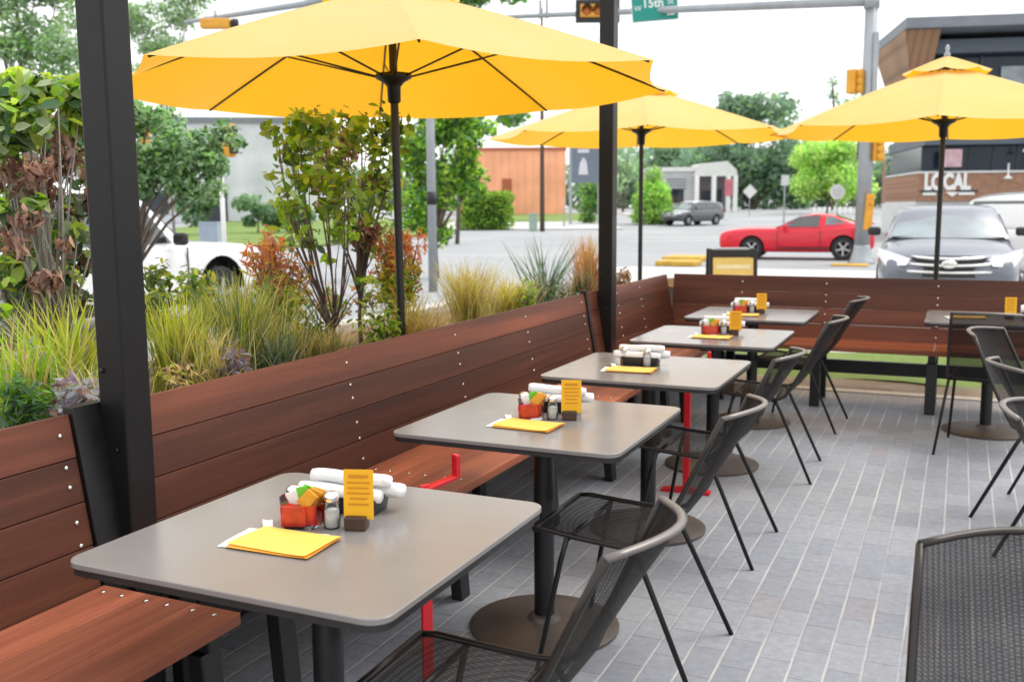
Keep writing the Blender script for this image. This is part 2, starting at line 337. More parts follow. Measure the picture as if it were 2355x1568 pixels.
def smooth_angle(o, ang=.6):
    me = o.data; me.polygons.foreach_set('use_smooth', [True]*len(me.polygons))
    me.update()
    bm_edges = {}
    nrm = [p.normal.copy() for p in me.polygons]
    for p in me.polygons:
        for k in p.edge_keys: bm_edges.setdefault(k, []).append(p.index)
    sh = [False]*len(me.edges)
    for e in me.edges:
        fs = bm_edges.get(e.key, [])
        if len(fs) != 2 or nrm[fs[0]].angle(nrm[fs[1]], 0) > ang: sh[e.index] = True
    me.edges.foreach_set('use_edge_sharp', sh); me.update()
    return o
def thing(name, label, cat, loc=(0, 0, 0), rz=0, group=None):
    o = bpy.data.objects.new(name, None); C.objects.link(o); o.location = loc; o.rotation_euler = (0, 0, rz)
    o.empty_display_size = .1
    return tag(o, label, cat, group)
def tag(o, label, cat, group=None, kind=None):
    o['label'] = label; o['category'] = cat
    if group: o['group'] = group
    if kind: o['kind'] = kind
    return o
def struct(name, mb, mat, smooth=False):
    o = mb.build(name, mat, None, smooth); o['kind'] = 'structure'; return o
def dup(root, loc, rz, label):
    def cp(o, par):
        c = o.copy(); C.objects.link(c); c.parent = par
        for ch in o.children: cp(ch, c)
        return c
    c = cp(root, None); c.location = loc; c.rotation_euler = (0, 0, rz); c['label'] = label
    return c
def baked(o):
    "freeze the modifiers of o into a new mesh"
    dg = bpy.context.evaluated_depsgraph_get(); dg.update()
    me = bpy.data.meshes.new_from_object(o.evaluated_get(dg)); o.modifiers.clear(); o.data = me; return o
def text_mesh(name, txt, size, mat, parent, M, depth=.01, align='LEFT', xs=1.0, bold=0.0):
    cu = bpy.data.curves.new(name, 'FONT'); cu.body = txt; cu.size = size; cu.extrude = depth; cu.align_x = align; cu.offset = bold
    t = bpy.data.objects.new(name+'_tmp', cu); C.objects.link(t)
    dg = bpy.context.evaluated_depsgraph_get(); dg.update()
    me = bpy.data.meshes.new_from_object(t.evaluated_get(dg)); bpy.data.objects.remove(t)
    me.transform(M @ Matrix.Diagonal((xs, 1, 1, 1))); me.materials.clear(); me.materials.append(mat); me.name = name
    o = bpy.data.objects.new(name, me); C.objects.link(o); o.parent = parent; return o

# ------------------------------------------------------------------ world, sun, camera
wd = bpy.data.worlds.new('World'); scene.world = wd; wd.use_nodes = True
nt = wd.node_tree; nt.nodes.clear()
SUN_EL, SUN_AZ = math.radians(58), math.radians(35)     # azimuth measured from +y toward +x
sky = N(nt, 'ShaderNodeTexSky', sky_type='NISHITA'); sky.sun_disc = False
sky.sun_elevation = SUN_EL; sky.sun_rotation = SUN_AZ; sky.air_density = 1.0; sky.dust_density = 4.0; sky.ozone_density = 1.0
hs = N(nt, 'ShaderNodeHueSaturation', i_Saturation=.16); L(nt, sky.outputs[0], hs.inputs['Color'])
# thin overcast: cloud veil evens out the clear-sky gradient
tc = N(nt, 'ShaderNodeTexCoord'); cn = N(nt, 'ShaderNodeTexNoise', i_Scale=2.2, i_Detail=6.0, i_Roughness=.55); L(nt, tc.outputs['Generated'], cn.inputs[0])
veil = ramp(nt, cn.outputs[0], [(.3, (9.6, 9.75, 9.9)), (.7, (11.2, 11.25, 11.3))])
mx = N(nt, 'ShaderNodeMix', data_type='RGBA'); mx.inputs[0].default_value = .72; L(nt, hs.outputs[0], mx.inputs[6]); L(nt, veil, mx.inputs[7])
bg = N(nt, 'ShaderNodeBackground'); bg.inputs[1].default_value = .178; L(nt, mx.outputs[2], bg.inputs[0])
wo = N(nt, 'ShaderNodeOutputWorld'); L(nt, bg.outputs[0], wo.inputs[0])
sl = bpy.data.lights.new('sun', 'SUN'); sl.energy = 1.7; sl.angle = math.radians(22); sl.color = (1, .965, .91)
so = bpy.data.objects.new('sun', sl); C.objects.link(so)
sd = Vector((math.sin(SUN_AZ)*math.cos(SUN_EL), math.cos(SUN_AZ)*math.cos(SUN_EL), math.sin(SUN_EL)))
so.rotation_euler = sd.to_track_quat('Z', 'Y').to_euler(); so.location = sd*50
cam = bpy.data.cameras.new('camera'); co_ = bpy.data.objects.new('camera', cam); C.objects.link(co_); scene.camera = co_
cam.sensor_width = 36; cam.lens = FPX/2355*36; cam.clip_start = .05; cam.clip_end = 3000
Mx = Matrix((RGT, UPV, -FWD)).transposed().to_4x4(); Mx.translation = (0, 0, CAMZ); co_.matrix_world = Mx
cam.dof.use_dof = True; cam.dof.focus_distance = 2.9; cam.dof.aperture_fstop = 4.2
scene.view_settings.view_transform = 'Standard'; scene.view_settings.look = 'None'; scene.view_settings.exposure = 0
scene.render.engine = 'CYCLES'; scene.cycles.transparent_max_bounces = 24; scene.cycles.max_bounces = 8; scene.cycles.sample_clamp_indirect = 6

# ------------------------------------------------------------------ ground
mb = MB()
ys = [-30, 0, 9, 20, 30, 36, 38, 40, 44, 48, 52, 56, 60, 65, 70, 75, 80, 85, 90, 95, 100, 110, 120, 140, 160, 180, 220, 300, 500, 900]
fx, fy_ = -.4118, .9113
def dl(d, l): return (d*fx + l*fy_, d*fy_ - l*fx)     # down-road distance, lateral (right) -> world xy
ls = [-500, -200, -100, -60, -30, -10, 0, 10, 30, 60, 100, 200, 500]
def patch(name, d0, d1, l0, l1, off, mat, nd=24, nl=2, curve=None):
    m = MB()
    def fn(u, v):
        d = d0+(d1-d0)*v; l = l0+(l1-l0)*u
        if curve: d, l = curve(u, v, d, l)
        x, y = dl(d, l); return (x, y, gz(x, y)+off)
    m.grid(fn, nl, nd); return struct(name, m, mat)
mb = MB(); nl = len(ls)
vs = []
for d in ys:
    for l in ls:
        x, y = dl(d, l); vs.append((x, y, gz(x, y)-.03))
mb.add(vs, [(j*nl+i, j*nl+i+1, (j+1)*nl+i+1, (j+1)*nl+i) for j in range(len(ys)-1) for i in range(nl-1)])
struct('ground', mb, MT['ground'])
patch('street', 3, 140, -70, 45, .0, MT['asphalt'], 60, 6)
# street side pavement in front of the patio
m = MB(); m.add([(-4.2, 10.6, -.06), (16, 10.6, -.06), (16, 24.6, -.06), (-7.6, 24.6, -.06), (-8.4, 23.6, -.06), (-4.6, 16, -.06)], [(0, 1, 2, 3, 4, 5)])
struct('pavement', m, MT['concrete'])
# patio
m = MB(); m.box((2.9, 3.2, -.05), (10.4, 9.7, .1)); struct('patio_floor', m, MT['paver'])
m = MB(); m.box((2.9, 8.12, -.035), (10.4, .12, .09)); o = m.build('edge_kerb', MT['concrete'], bevel=.008); o['kind'] = 'structure'
m = MB(); m.grid(lambda u, v: (-2.4+9*u, 8.19+.55*v, -.01+.02*math.sin(u*40)*math.sin(v*7)), 40, 4); struct('gravel_strip', m, MT['gravel'], True)
m = MB(); m.grid(lambda u, v: (-3.4+11*u, 8.72+1.9*v, -.02+.03*math.sin(u*30+v*5)), 40, 6); struct('lawn', m, MT['lawn'], True)
# planter bed behind the long bench
def soilz(x, y): return .80+(x+2.22)*.09+.025*math.sin(x*9+y*3)*math.cos(y*5.3)
m = MB(); m.grid(lambda u, v: (-2.20-1.35*u, -1.5+10.4*v, soilz(-2.2-1.35*u, -1.5+10.4*v)), 14, 90); struct('planting_soil', m, MT['soil'], True)
m = MB(); m.box((-3.62, 3.7, .3), (.14, 10.4, .86)); m.box((-2.9, 8.96, .3), (1.58, .12, .86)); o = m.build('planter_wall', MT['concrete'], bevel=.01)
tag(o, 'low concrete planter wall on the street side of the long planting bed', 'wall')

# ------------------------------------------------------------------ benches
SCREW = MB().lathe([(.0065, 0), (.0065, .002), (.004, .0035)], seg=10).mesh('screw', MT['screw'], True)
def bench(label, p0, length, along, cols, legs, nb=4, tone0=0):
    """local frame: x along the bench, y toward the seat's front, z up; built straight in that frame"""
    # along: 'y' (long bench, front faces +x) or 'x' (far bench, front faces -y)
    t = thing('wooden_bench', label, 'bench', p0, 0, 'hardwood benches around the patio')
    def W(a, b, z):      # a along, b out toward the front
        return (b, a, z) if along == 'y' else (a, -b, z)
    def board(mbx, a0, a1, b0, z0, b1, z1, th, tone):
        "board whose face runs from (b0,z0) to (b1,z1)"
        d = Vector((b1-b0, z1-z0)); n = Vector((d.y, -d.x)).normalized()*th
        g = .0012; dn = d.normalized()*g
        q = [(b0+dn.x, z0+dn.y), (b1-dn.x, z1-dn.y), (b1-dn.x-n.x, z1-dn.y-n.y), (b0+dn.x-n.x, z0+dn.y-n.y)]
        vs = [W(a, b, z) for a in (a0, a1) for b, z in q]
        fs = [(0,1,2,3),(7,6,5,4),(0,4,5,1),(1,5,6,2),(2,6,7,3),(3,7,4,0)]
        if along == 'y': fs = [f[::-1] for f in fs]
        mbx.add(vs, fs, (tone, rnd.random(), rnd.random()))
    bk = MB(); B0, Z0, B1, Z1 = 0.004, .440, -.078, .915
    for i in range(nb):
        f0, f1 = i/nb, (i+1)/nb
        board(bk, 0, length, B0+(B1-B0)*f0, Z0+(Z1-Z0)*f0, B0+(B1-B0)*f1, Z0+(Z1-Z0)*f1, .028, ([.24, .19, .19, .56] if along == 'y' else [.75, .62, .36, .26])[i]+rnd.uniform(-.05, .05)+tone0)  # far bench: lower boards paler, light on them put into the tone
    mat = MT['wood_y'] if along == 'y' else MT['wood_x']
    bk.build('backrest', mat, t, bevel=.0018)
    se = MB()
    for i in range(3):
        b0 = .012+.155*i
        vs = [W(a, b, z) for a in (0, length) for b, z in ((b0, .45), (b0+.1528, .45), (b0+.1528, .418), (b0, .418))]
        fs = [(0,1,2,3),(7,6,5,4),(0,4,5,1),(1,5,6,2),(2,6,7,3),(3,7,4,0)]
        if along == 'x': fs = [f[::-1] for f in fs]
        se.add(vs, fs if along == 'y' else fs, ([1.55, 1.15, 1.4][i]+rnd.uniform(-.06, .06), rnd.random(), rnd.random()))  # seat tones raised: the reflection on the boards is painted in
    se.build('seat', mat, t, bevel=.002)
    for a in legs:
        lg = MB()
        def bar(b, z0, z1, wa=.07, wb=.045, db=0):
            vs = [W(a+sa*wa/2, b+sb*wb/2+(db if z == z0 else 0), z) for z in (z0, z1) for sb in (-1, 1) for sa in (-1, 1)]
            lg.add(vs, [(0,2,3,1),(4,5,7,6),(0,1,5,4),(2,6,7,3),(0,4,6,2),(1,3,7,5)])
        bar(.40, 0, .36, db=.03); bar(.05, 0, .417)
        vs = [W(a+sa*.025, b, z) for z in (.365, .416) for b in (.075, .44) for sa in (-1, 1)]
        lg.add(vs, [(0,2,3,1),(4,5,7,6),(0,1,5,4),(2,6,7,3),(0,4,6,2),(1,3,7,5)])
        # sloping spine that carries the back boards
        vs = [W(a+sa*.025, b, z) for b, z in ((-.032, .40), (-.075, .40), (-.112, .90), (-.150, .90)) for sa in (-1, 1)]
        lg.add(vs, [(0,1,3,2),(4,6,7,5),(0,4,5,1),(2,3,7,6),(0,2,6,4),(1,5,7,3)])
        lg.build('leg', MT['black'], t, bevel=.004)
    sp = MB(); vs = [W(a, b, z) for z in (.20, .30) for b in (.03, .07) for a in (legs[0]+.04, legs[-1]-.04)]
    sp.add(vs, [(0,1,3,2),(4,6,7,5),(0,4,5,1),(2,3,7,6),(0,2,6,4),(1,5,7,3)]); sp.build('stretcher', MT['black'], t)
    d = Vector((B1-B0, Z1-Z0)).normalized(); tilt = math.atan2(-(B1-B0), (Z1-Z0))
    for a, seats in cols:
        for k in (.10, .27, .40, .60, .71, .89):
            o = bpy.data.objects.new('screw', SCREW); C.objects.link(o); o.parent = t
            o.location = W(a, B0+(B1-B0)*k+.0006, Z0+(Z1-Z0)*k)
            o.rotation_euler = (0, pi/2-tilt, 0) if along == 'y' else (pi/2-tilt, 0, 0)
        if seats:
            for k in (.05, .115, .20, .27, .355, .425):
                o = bpy.data.objects.new('screw', SCREW); C.objects.link(o); o.parent = t; o.location = W(a, k, .4503)
    return t
BX = -2.082
bench('hardwood bench run cut off by the left edge, left of the thick black post', (BX, -1.5, 0), 3.385, 'y', [(3.345, True), (1.9, True)], [.3, 1.9, 3.33])
bench('long hardwood bench run between the two black posts with rows of bright screws', (BX, 2.075, 0), 3.815, 'y', [(1.12, True), (2.03, True), (2.86, True), (3.75, False)], [.06, 1.1, 2.03, 2.86, 3.75])
bench('short hardwood bench run past the second black post, ending in the corner', (BX, 5.96, 0), 1.88, 'y', [(.56, False), (1.1, True)], [.1, .56, 1.75], tone0=.03)
bench('hardwood bench across the far end of the patio below the parked cars', (-2.12, 7.84, 0), 7.6, 'x', [(.56, True), (1.20, True), (1.99, True), (2.8, True), (3.8, True)], [.5, 1.2, 1.98, 2.8, 3.8, 5.0], tone0=-.03)

# ------------------------------------------------------------------ black posts
def post(label, x, y, s, gy):
    t = thing('steel_post', label, 'post', (x, y, 0), 0, 'black steel posts along the bench')
    m = MB(); m.box((0, 0, 2.1), (s, s, 4.2)); m.build('shaft', MT['post'], t, bevel=.006)
    m = MB(); m.box((0, 0, .006), (.2, .2, .012)); m.build('base_plate', MT['black'], t, bevel=.003)
    # sloping flat that closes the bench end beside the post
    m = MB(); X0 = BX-x
    w = gy[1]-gy[0]
    pts = [(X0+.012, .0), (X0+.012, .455), (X0-.068, .93), (X0-.105, .93), (X0-.04, .40), (X0-.04, 0)]
    m.add([(px, gy[0]-y, pz) for px, pz in pts]+[(px, gy[1]-y, pz) for px, pz in pts], [tuple(range(6)), tuple(range(6, 12))[::-1]]+[(i, 6+i, 6+(i+1) % 6, (i+1) % 6) for i in range(6)])
    m.build('gusset', MT['black'], t, bevel=.002)
    for zz, off in ((1.02, -.028), (.80, .01)):
        b = MB(); b.lathe([(.007, 0), (.007, .004), (.004, .006)], seg=12); o = b.build('bolt', MT['leg'], t, True)
        o.location = (off, -s/2, zz); o.rotation_euler = (pi/2, 0, 0)
    return t
post('thick black steel post in the left foreground, rising out of the frame', -2.098, 2.025, .096, (1.888, 1.99))
post('slimmer looking black steel post farther along the bench, near the corner', -2.098, 6.165, .096, (5.895, 5.93))

# ------------------------------------------------------------------ tables
def rrect(w, d, r, n=6):
    P = []
    for cx, cy, a in ((w/2-r, d/2-r, 0), (-w/2+r, d/2-r, pi/2), (-w/2+r, -d/2+r, pi), (w/2-r, -d/2+r, 1.5*pi)):
        for k in range(n+1):
            q = a+pi/2*k/n; P.append((cx+r*math.cos(q), cy+r*math.sin(q)))
    return P
tabs = [(-1.273, 1.784), (-1.266, 3.061), (-1.242, 4.242), (-1.229, 5.468), (-1.245, 6.70), (.205, 6.98)]
tlab = ['cafe table nearest the camera, beside the thick black post', 'second cafe table from the camera in the row along the bench',
        'third cafe table along the bench, the one without a standing yellow card', 'fourth cafe table back along the bench, just past the black post foot',
        'fifth and farthest cafe table in the bench row, close to the corner', 'cafe table at the right in front of the far bench, half hidden by chairs']
t = thing('cafe_table', tlab[0], 'table', (*tabs[0], 0), 0, 'square cafe tables on the patio')
m = MB(); m.prism(rrect(.772, .762, .045), .727, .740); o = m.build('table_top', MT['top'], t, bevel=.002); smooth_angle(o)
m = MB(); m.prism(rrect(.764, .754, .043), .712, .7265); o = m.build('edge_band', MT['under'], t); smooth_angle(o)
m = MB(); m.lathe([(.035, .02), (.035, .712)], seg=20); o = m.build('column', MT['black'], t, True); smooth_angle(o)
m = MB()
for a in (0, pi/2): m.box((0, 0, .698), (.5, .045, .024), (0, 0, a+.001))
m.build('support_arms', MT['black'], t, bevel=.003)
m = MB(); m.lathe([(.255, 0), (.262, .004), (.262, .012), (.24, .02), (.06, .032), (.05, .045), (.036, .05)], seg=48); o = m.build('base_disc', MT['base'], t, True); smooth_angle(o, .5)
table_first = t
tables = [t]+[dup(t, (*p, 0), 0, l) for p, l in zip(tabs[1:], tlab[1:])]

# ------------------------------------------------------------------ chairs (local: faces +x)
def chair_first(label):
    t = thing('sling_chair', label, 'chair', (0, 0, 0), 0, 'mesh sling patio chairs')
    rail = [(-.385-.085*math.sin(pi*k/12), -.195+.39*k/12, .848+.012*math.sin(pi*k/12)) for k in range(13)]
    m = MB(); m.tube(rail, .0100, 10, flat=.72); m.build('top_rail', MT['frame'], t, True)
    def side(s): return [(-.385, s*.195, .848), (-.335, s*.205, .74), (-.275, s*.215, .61), (-.215, s*.222, .50), (-.185, s*.224, .452), (-.15, s*.224, .436), (-.08, s*.222, .433), (.06, s*.216, .442), (.16, s*.208, .452), (.20, s*.205, .448)]
    for s in (-1, 1):
        m = MB(); m.tube(side(s), .0085, 8); m.build('side_frame', MT['side'], t, True)
    def back(u, v):
        s = side(1); f = v*4; i = min(3, int(f)); a = Vector(s[i]).lerp(Vector(s[i+1]), f-i)
        bul = (1-v)*.085*math.sin(pi*u)
        return (a.x-bul-(.012*math.sin(pi*u) if v > .5 else 0), a.y*(2*u-1), a.z+(.01*math.sin(pi*u)*(1-v)))
    m = MB(); m.grid(back, 12, 12); m.build('back_sling', MT['sling'], t, True)
    def seat(u, v):
        s = side(1)[4:]; f = v*5; i = min(4, int(f)); a = Vector(s[i]).lerp(Vector(s[i+1]), f-i)
        return (a.x, a.y*(2*u-1), a.z-.022*math.sin(pi*u)*math.sin(pi*min(1, v+.12)))
    m = MB(); m.grid(seat, 10, 12); m.build('seat_sling', MT['sling'], t, True)
    m = MB(); m.tube([(.2, -.205, .448), (.2, .205, .448)], .0095, 8); m.build('front_bar', MT['side'], t, True)
    m = MB(); m.tube([(-.12, -.22, .425), (-.12, .22, .425)], .0085, 8); m.tube([(.09, -.212, .428), (.09, .212, .428)], .0085, 8); m.build('under_bar', MT['leg'], t, True)
    for s in (-1, 1):
        m = MB(); m.tube([(-.13, s*.222, .44), (-.165, s*.228, .37), (-.335, s*.262, .0)], [.0088, .009, .0082], 8); m.build('leg', MT['leg'], t, True)
        m = MB(); m.tube([(.085, s*.214, .44), (.105, s*.22, .36), (.175, s*.248, .0)], [.0088, .009, .0082], 8); m.build('leg', MT['leg'], t, True)
    return t
chairs = [  # x, y, heading of the front, label
 (-.925, 1.76, pi+.02, 'sling chair at the nearest table, its seat cut by the frame bottom'),
 (-.985, 2.99, pi, 'sling chair at the second table, its whole dark mesh seat in view'),
 (-1.03, 4.16, pi-.02, 'sling chair at the third table with its back between the second and fourth chairs'),
 (-1.0, 5.52, pi+.03, 'sling chair at the fourth table, seen against the far bench seat'),
 (-.995, 6.80, pi-.04, 'sling chair at the fifth table, top rail rising above the chair before it'),
 (.215, 6.50, pi/2-.12, 'sling chair in front of the right hand table, back to the camera'),
 (.51, 5.12, -.35, 'sling chair at the right edge just below the right hand table'),
 (.58, 4.28, .25, 'sling chair with pale curved top rail, middle of the right hand chair cluster'),
 (.60, 3.20, -.25, 'sling chair at the right edge low in the cluster, just above the nearest mesh back'),
 (.212, 1.525, -1.42, 'sling chair nearest the camera at bottom right with floor showing through its mesh back'),
]
ch0 = chair_first(chairs[0][3]); ch0.location = (chairs[0][0], chairs[0][1], 0); ch0.rotation_euler = (0, 0, chairs[0][2])
for x, y, rz, lb in chairs[1:]: near = dup(ch0, (x, y, 0), rz, lb)
for ch in near.children:
    if ch.name.startswith('top_rail'): ch.material_slots[0].link = 'OBJECT'; ch.material_slots[0].material = MT['side']  # nearest rail takes the shaded metal, its dark facing painted in

# ------------------------------------------------------------------ red stands between the tables
def red_stand(label, x, y, rz):
    t = thing('red_stand', label, 'stand', (x, y, 0), rz, 'red metal stands between the tables')
    m = MB(); m.box((0, 0, .34), (.034, .014, .64)); m.build('upright', MT['red'], t, bevel=.003)
    m = MB(); m.box((.045, 0, .655), (.12, .03, .012), (0, -.22, 0)); m.box((.106, 0, .70), (.016, .03, .07)); m.build('hook', MT['red'], t, bevel=.004)
    for s in (-1, 1):
        m = MB(); m.add([(s*.012, -.02, .03), (s*.012, .02, .03), (s*.125, .03, .0), (s*.125, -.03, .0), (s*.012, -.02, .0), (s*.012, .02, .0), (s*.125, .03, .012), (s*.125, -.03, .012)],
            [(0,1,6,7),(4,3,2,5),(0,7,3,4),(1,5,2,6),(7,6,2,3),(0,4,5,1)]); m.build('foot', MT['red'], t)
    return t
r1 = red_stand('red metal stand with a bent top, beside the nearest table and its bench', -1.385, 2.44, 1.0)
dup(r1, (-1.225, 4.87, 0), .05, 'red metal stand with splayed feet between the third and fourth tables')

# ------------------------------------------------------------------ things on the tables
ORD = ['nearest', 'second', 'third', 'fourth', 'fifth', 'right hand']
def menu_stack(tx, ty, dx, dy, rz, lb):
    t = thing('menu_stack', lb, 'menu', (tx+dx, ty+dy, .7403), rz, 'yellow menu sheets on the tables')
    def sheet(name, w, d, z, ang, ox, oy, mat, curl=.006):
        m = MB(); R = Matrix.Rotation(ang, 3, 'Z')
        def fn(u, v):
            p = R @ Vector(((u-.5)*w, (v-.5)*d, 0)); return (p.x+ox, p.y+oy, z+curl*abs(2*u-1)**3*(1 if u > .5 else .5)+.001*math.sin(5*v+4*u))
        m.grid(fn, 10, 8); return m.build(name, mat, t, True)
    sheet('white_sheet', .20, .13, .0008, .12, -.028, .004, MT['paper'], .002)
    sheet('yellow_sheet', .205, .135, .0025, .02, .004, -.004, MT['menub'], .003)
    sheet('yellow_sheet', .205, .132, .005, -.03, .0, .002, MT['menu'], .004)
    return t
def wrapper(tx, ty, dx, dy, rz, lb):
    m = MB()
    def fn(u, v): return ((u-.5)*.045, (v-.5)*.022, .0012+.006*math.sin(pi*u)*math.sin(pi*v)+.018*max(0, u-.6)*abs(v-.3))
    m.grid(fn, 8, 6); o = m.build('white_wrapper', MT['paper'], None, True); o.location = (tx+dx, ty+dy, .7403); o.rotation_euler = (.0, -.35, rz)
    return tag(o, lb, 'wrapper', 'white wrappers by the menus')
def jar(tx, ty, dx, dy, lb):
    t = thing('condiment_jar', lb, 'jar', (tx+dx, ty+dy, .7402), .25, 'glass jars of sauce packets')
    m = MB(); m.loft([[(x*s, y*s, z) for x, y in rrect(.088, .07, .016, 4)] for z, s in ((0, .86), (.004, .9), (.04, .97), (.072, 1.02))], True)
    m.f = [f for f in m.f if not (len(f) > 4 and min(f) >= 60)]; m.c = m.c[:len(m.f)]
    m.build('glass_tub', MT['glass'], t, True)
    m = MB()
    for k in range(9):
        m.box((rnd.uniform(-.018, .018), -.022+.0055*k, .027), (.058, .0042, .046), (rnd.uniform(-.12, .12), rnd.uniform(-.15, .15), rnd.uniform(-.1, .1)))
    m.build('red_packets', MT['ketchup'], t, bevel=.001)
    m = MB()
    for x, y, a in ((.026, .004, .5), (.018, -.012, .75), (.03, .014, .35)): m.box((x, y, .066), (.03, .004, .042), (.1, a, .2))
    m.build('amber_packets', MT['amberp'], t, bevel=.001)
    m = MB()
    for x, y, a in ((.004, .0, -.2), (.008, .012, .3)): m.box((x, y, .070), (.024, .004, .046), (.15, a, .1))
    m.build('green_packets', MT['greenp'], t, bevel=.001)
    m = MB(); m.box((-.02, .0, .062), (.026, .004, .036), (.1, -.4, .1)); m.box((-.012, .012, .060), (.026, .004, .036), (0, .2, .1)); m.build('white_packets', MT['paper'], t, bevel=.001)
    return t
def shaker(tx, ty, dx, dy, kind, lb):
    t = thing('shaker', lb, 'shaker', (tx+dx, ty+dy, .7402), .4, 'glass salt and pepper shakers')
    m = MB(); m.lathe([(.016, 0), (.019, .004), (.02, .03), (.018, .058), (.015, .064)], seg=16); m.build('glass_body', MT['glass'], t, True)
    m = MB(); m.lathe([(.014, .002), (.0165, .006), (.0165, .042), (.005, .046)], seg=14); m.build('filling', MT['salt' if kind else 'pepper'], t, True)
    m = MB(); m.lathe([(.0165, .062), (.018, .064), (.0175, .076), (.012, .083), (.004, .085)], seg=16); m.build('lid', MT['chrome'], t, True)
    return t
def card(tx, ty, dx, dy, rz, lb):
    t = thing('card_holder', lb, 'card holder', (tx+dx, ty+dy, .7402), rz, 'yellow table cards in dark wooden blocks')
    m = MB(); m.box((0, 0, .016), (.05, .038, .032)); m.build('block', MT['holder'], t, bevel=.004)
    m = MB(); m.box((.006, .0, .080), (.068, .0022, .112), (-.06, 0, .02)); c = m.build('card', MT['card'], t)
    m = MB()
    for k, (w, z) in enumerate(((.044, .121), (.052, .107), (.048, .095), (.052, .083), (.040, .071), (.046, .058))):
        m.box((.006, -.0022-.06*(z-.080)*-1, z), (w, .0012, .0035 if k else .007), (-.06, 0, .02))
    m.build('printed_lines', MT['cardtext'], c)
    return t
def napkins(tx, ty, dx, dy, rz, lb, seed):
    R = random.Random(seed)
    t = thing('napkin_tub', lb+' tub', 'tub', (tx+dx, ty+dy, .7402), rz, 'black tubs under the napkin rolls')
    m = MB(); P = rrect(.17, .09, .012, 4)
    n = len(P); rings = [[(x*a, y*a, z) for x, y in P] for a, z in ((.92, 0), (1, .04), (.96, .04), (.9, .006))]
    m.loft(rings, True); m.build('tub_body', MT['bucket'], t, True, .001)
    t['label'] = lb
    return t
def napkin_roll(tx, ty, dx, dy, z, rz, ln, r, lb, seed):
    R = random.Random(seed); m = MB(); n = 16
    pts = [((i/n-.5)*ln, .0015*math.sin(i*.5+seed), .001*math.sin(i*.6+seed)) for i in range(n+1)]
    rad = [r*(1.04-.10*i/n+.012*R.uniform(-1, 1)) for i in range(n+1)]; rad[0] *= .88; rad[-1] *= .88
    m.tube(pts, rad, 16, flat=.88)
    def flap(u, v): a = -.3+1.5*u; q = 1.05+.05*u; return ((v-.5)*ln*.9, -r*q*math.cos(a), r*.88*q*math.sin(a))
    m.grid(flap, 8, 6)
    o = m.build('napkin_roll', MT['paper'], None, True); o.location = (tx+dx, ty+dy, .7402+z); o.rotation_euler = (0, R.uniform(-.03, .03), rz)
    return tag(o, lb, 'napkin', 'white napkin rolls lying on the tubs')
for i, (tx, ty) in enumerate(tabs):
    w = 'on the '+ORD[i]+' table'
    flip = 1
    if i == 5:
        menu_stack(tx, ty, -.14, -.05, .1, 'pale yellow menu sheets lying flat '+w+' behind a chair')
        card(tx, ty, .10, -.02, .15, 'yellow card standing '+w+' in front of the far bench')
        napkins(tx, ty, .26, .06, .1, 'black tub '+w+' holding white napkins', 90)
        for k in range(2): napkin_roll(tx, ty, .25+.03*k, .04+.05*k, .055, .3*k-.1, .17, .03, ('lower ', 'rear ')[k]+'white crumpled napkin roll '+w+' at right of the card', 95+k)
        continue
    jx, jy = ((0, 0), (.02, -.01), (-.03, .015), (.035, .02), (-.02, -.02))[i]; tx += jx; ty += jy
    menu_stack(tx, ty, -.026, -.112, .02+(.1, -.1, .03, -.05, .06)[i]*(i > 0), 'yellow menu sheets fanned over white paper '+w)
    wrapper(tx, ty, -.128, -.035, 2.3, 'small white paper wrapper behind the menu sheets '+w)
    if i != 2:
        jar(tx, ty, -.062, .005, 'glass tub of red sauce packets '+w)
    shaker(tx, ty, -.102, .03, 0, 'glass pepper shaker left of the red jar '+w if i != 2 else 'small amber pepper shaker left of the black tub '+w)
    shaker(tx, ty, .008, .02, 1, 'white salt shaker '+w+(' next to the yellow card' if i != 2 else ' in front of the black tub'))
    if i != 2: card(tx, ty, .064, .035, .30+(.0, .05, 0, -.1, .1)[i], 'yellow printed card in a dark block '+w)
    zz, ddy = (0, .155) if i != 2 else (0, .06)
    napkins(tx, ty, -.03, ddy, .1, 'black plastic tub of napkin rolls '+w, 20+i)
    napkin_roll(tx, ty, -.045, ddy-.022, .046, .08, .215, .020, 'front white napkin roll on the black tub '+w, 30+i)
    napkin_roll(tx, ty, -.02, ddy+.026, .047, .14, .225, .021, 'rear white napkin roll on the black tub '+w, 40+i)
    napkin_roll(tx, ty, -.03, ddy+.002, .076, .10, .205, .018, 'topmost white napkin roll of the pile '+w, 50+i)

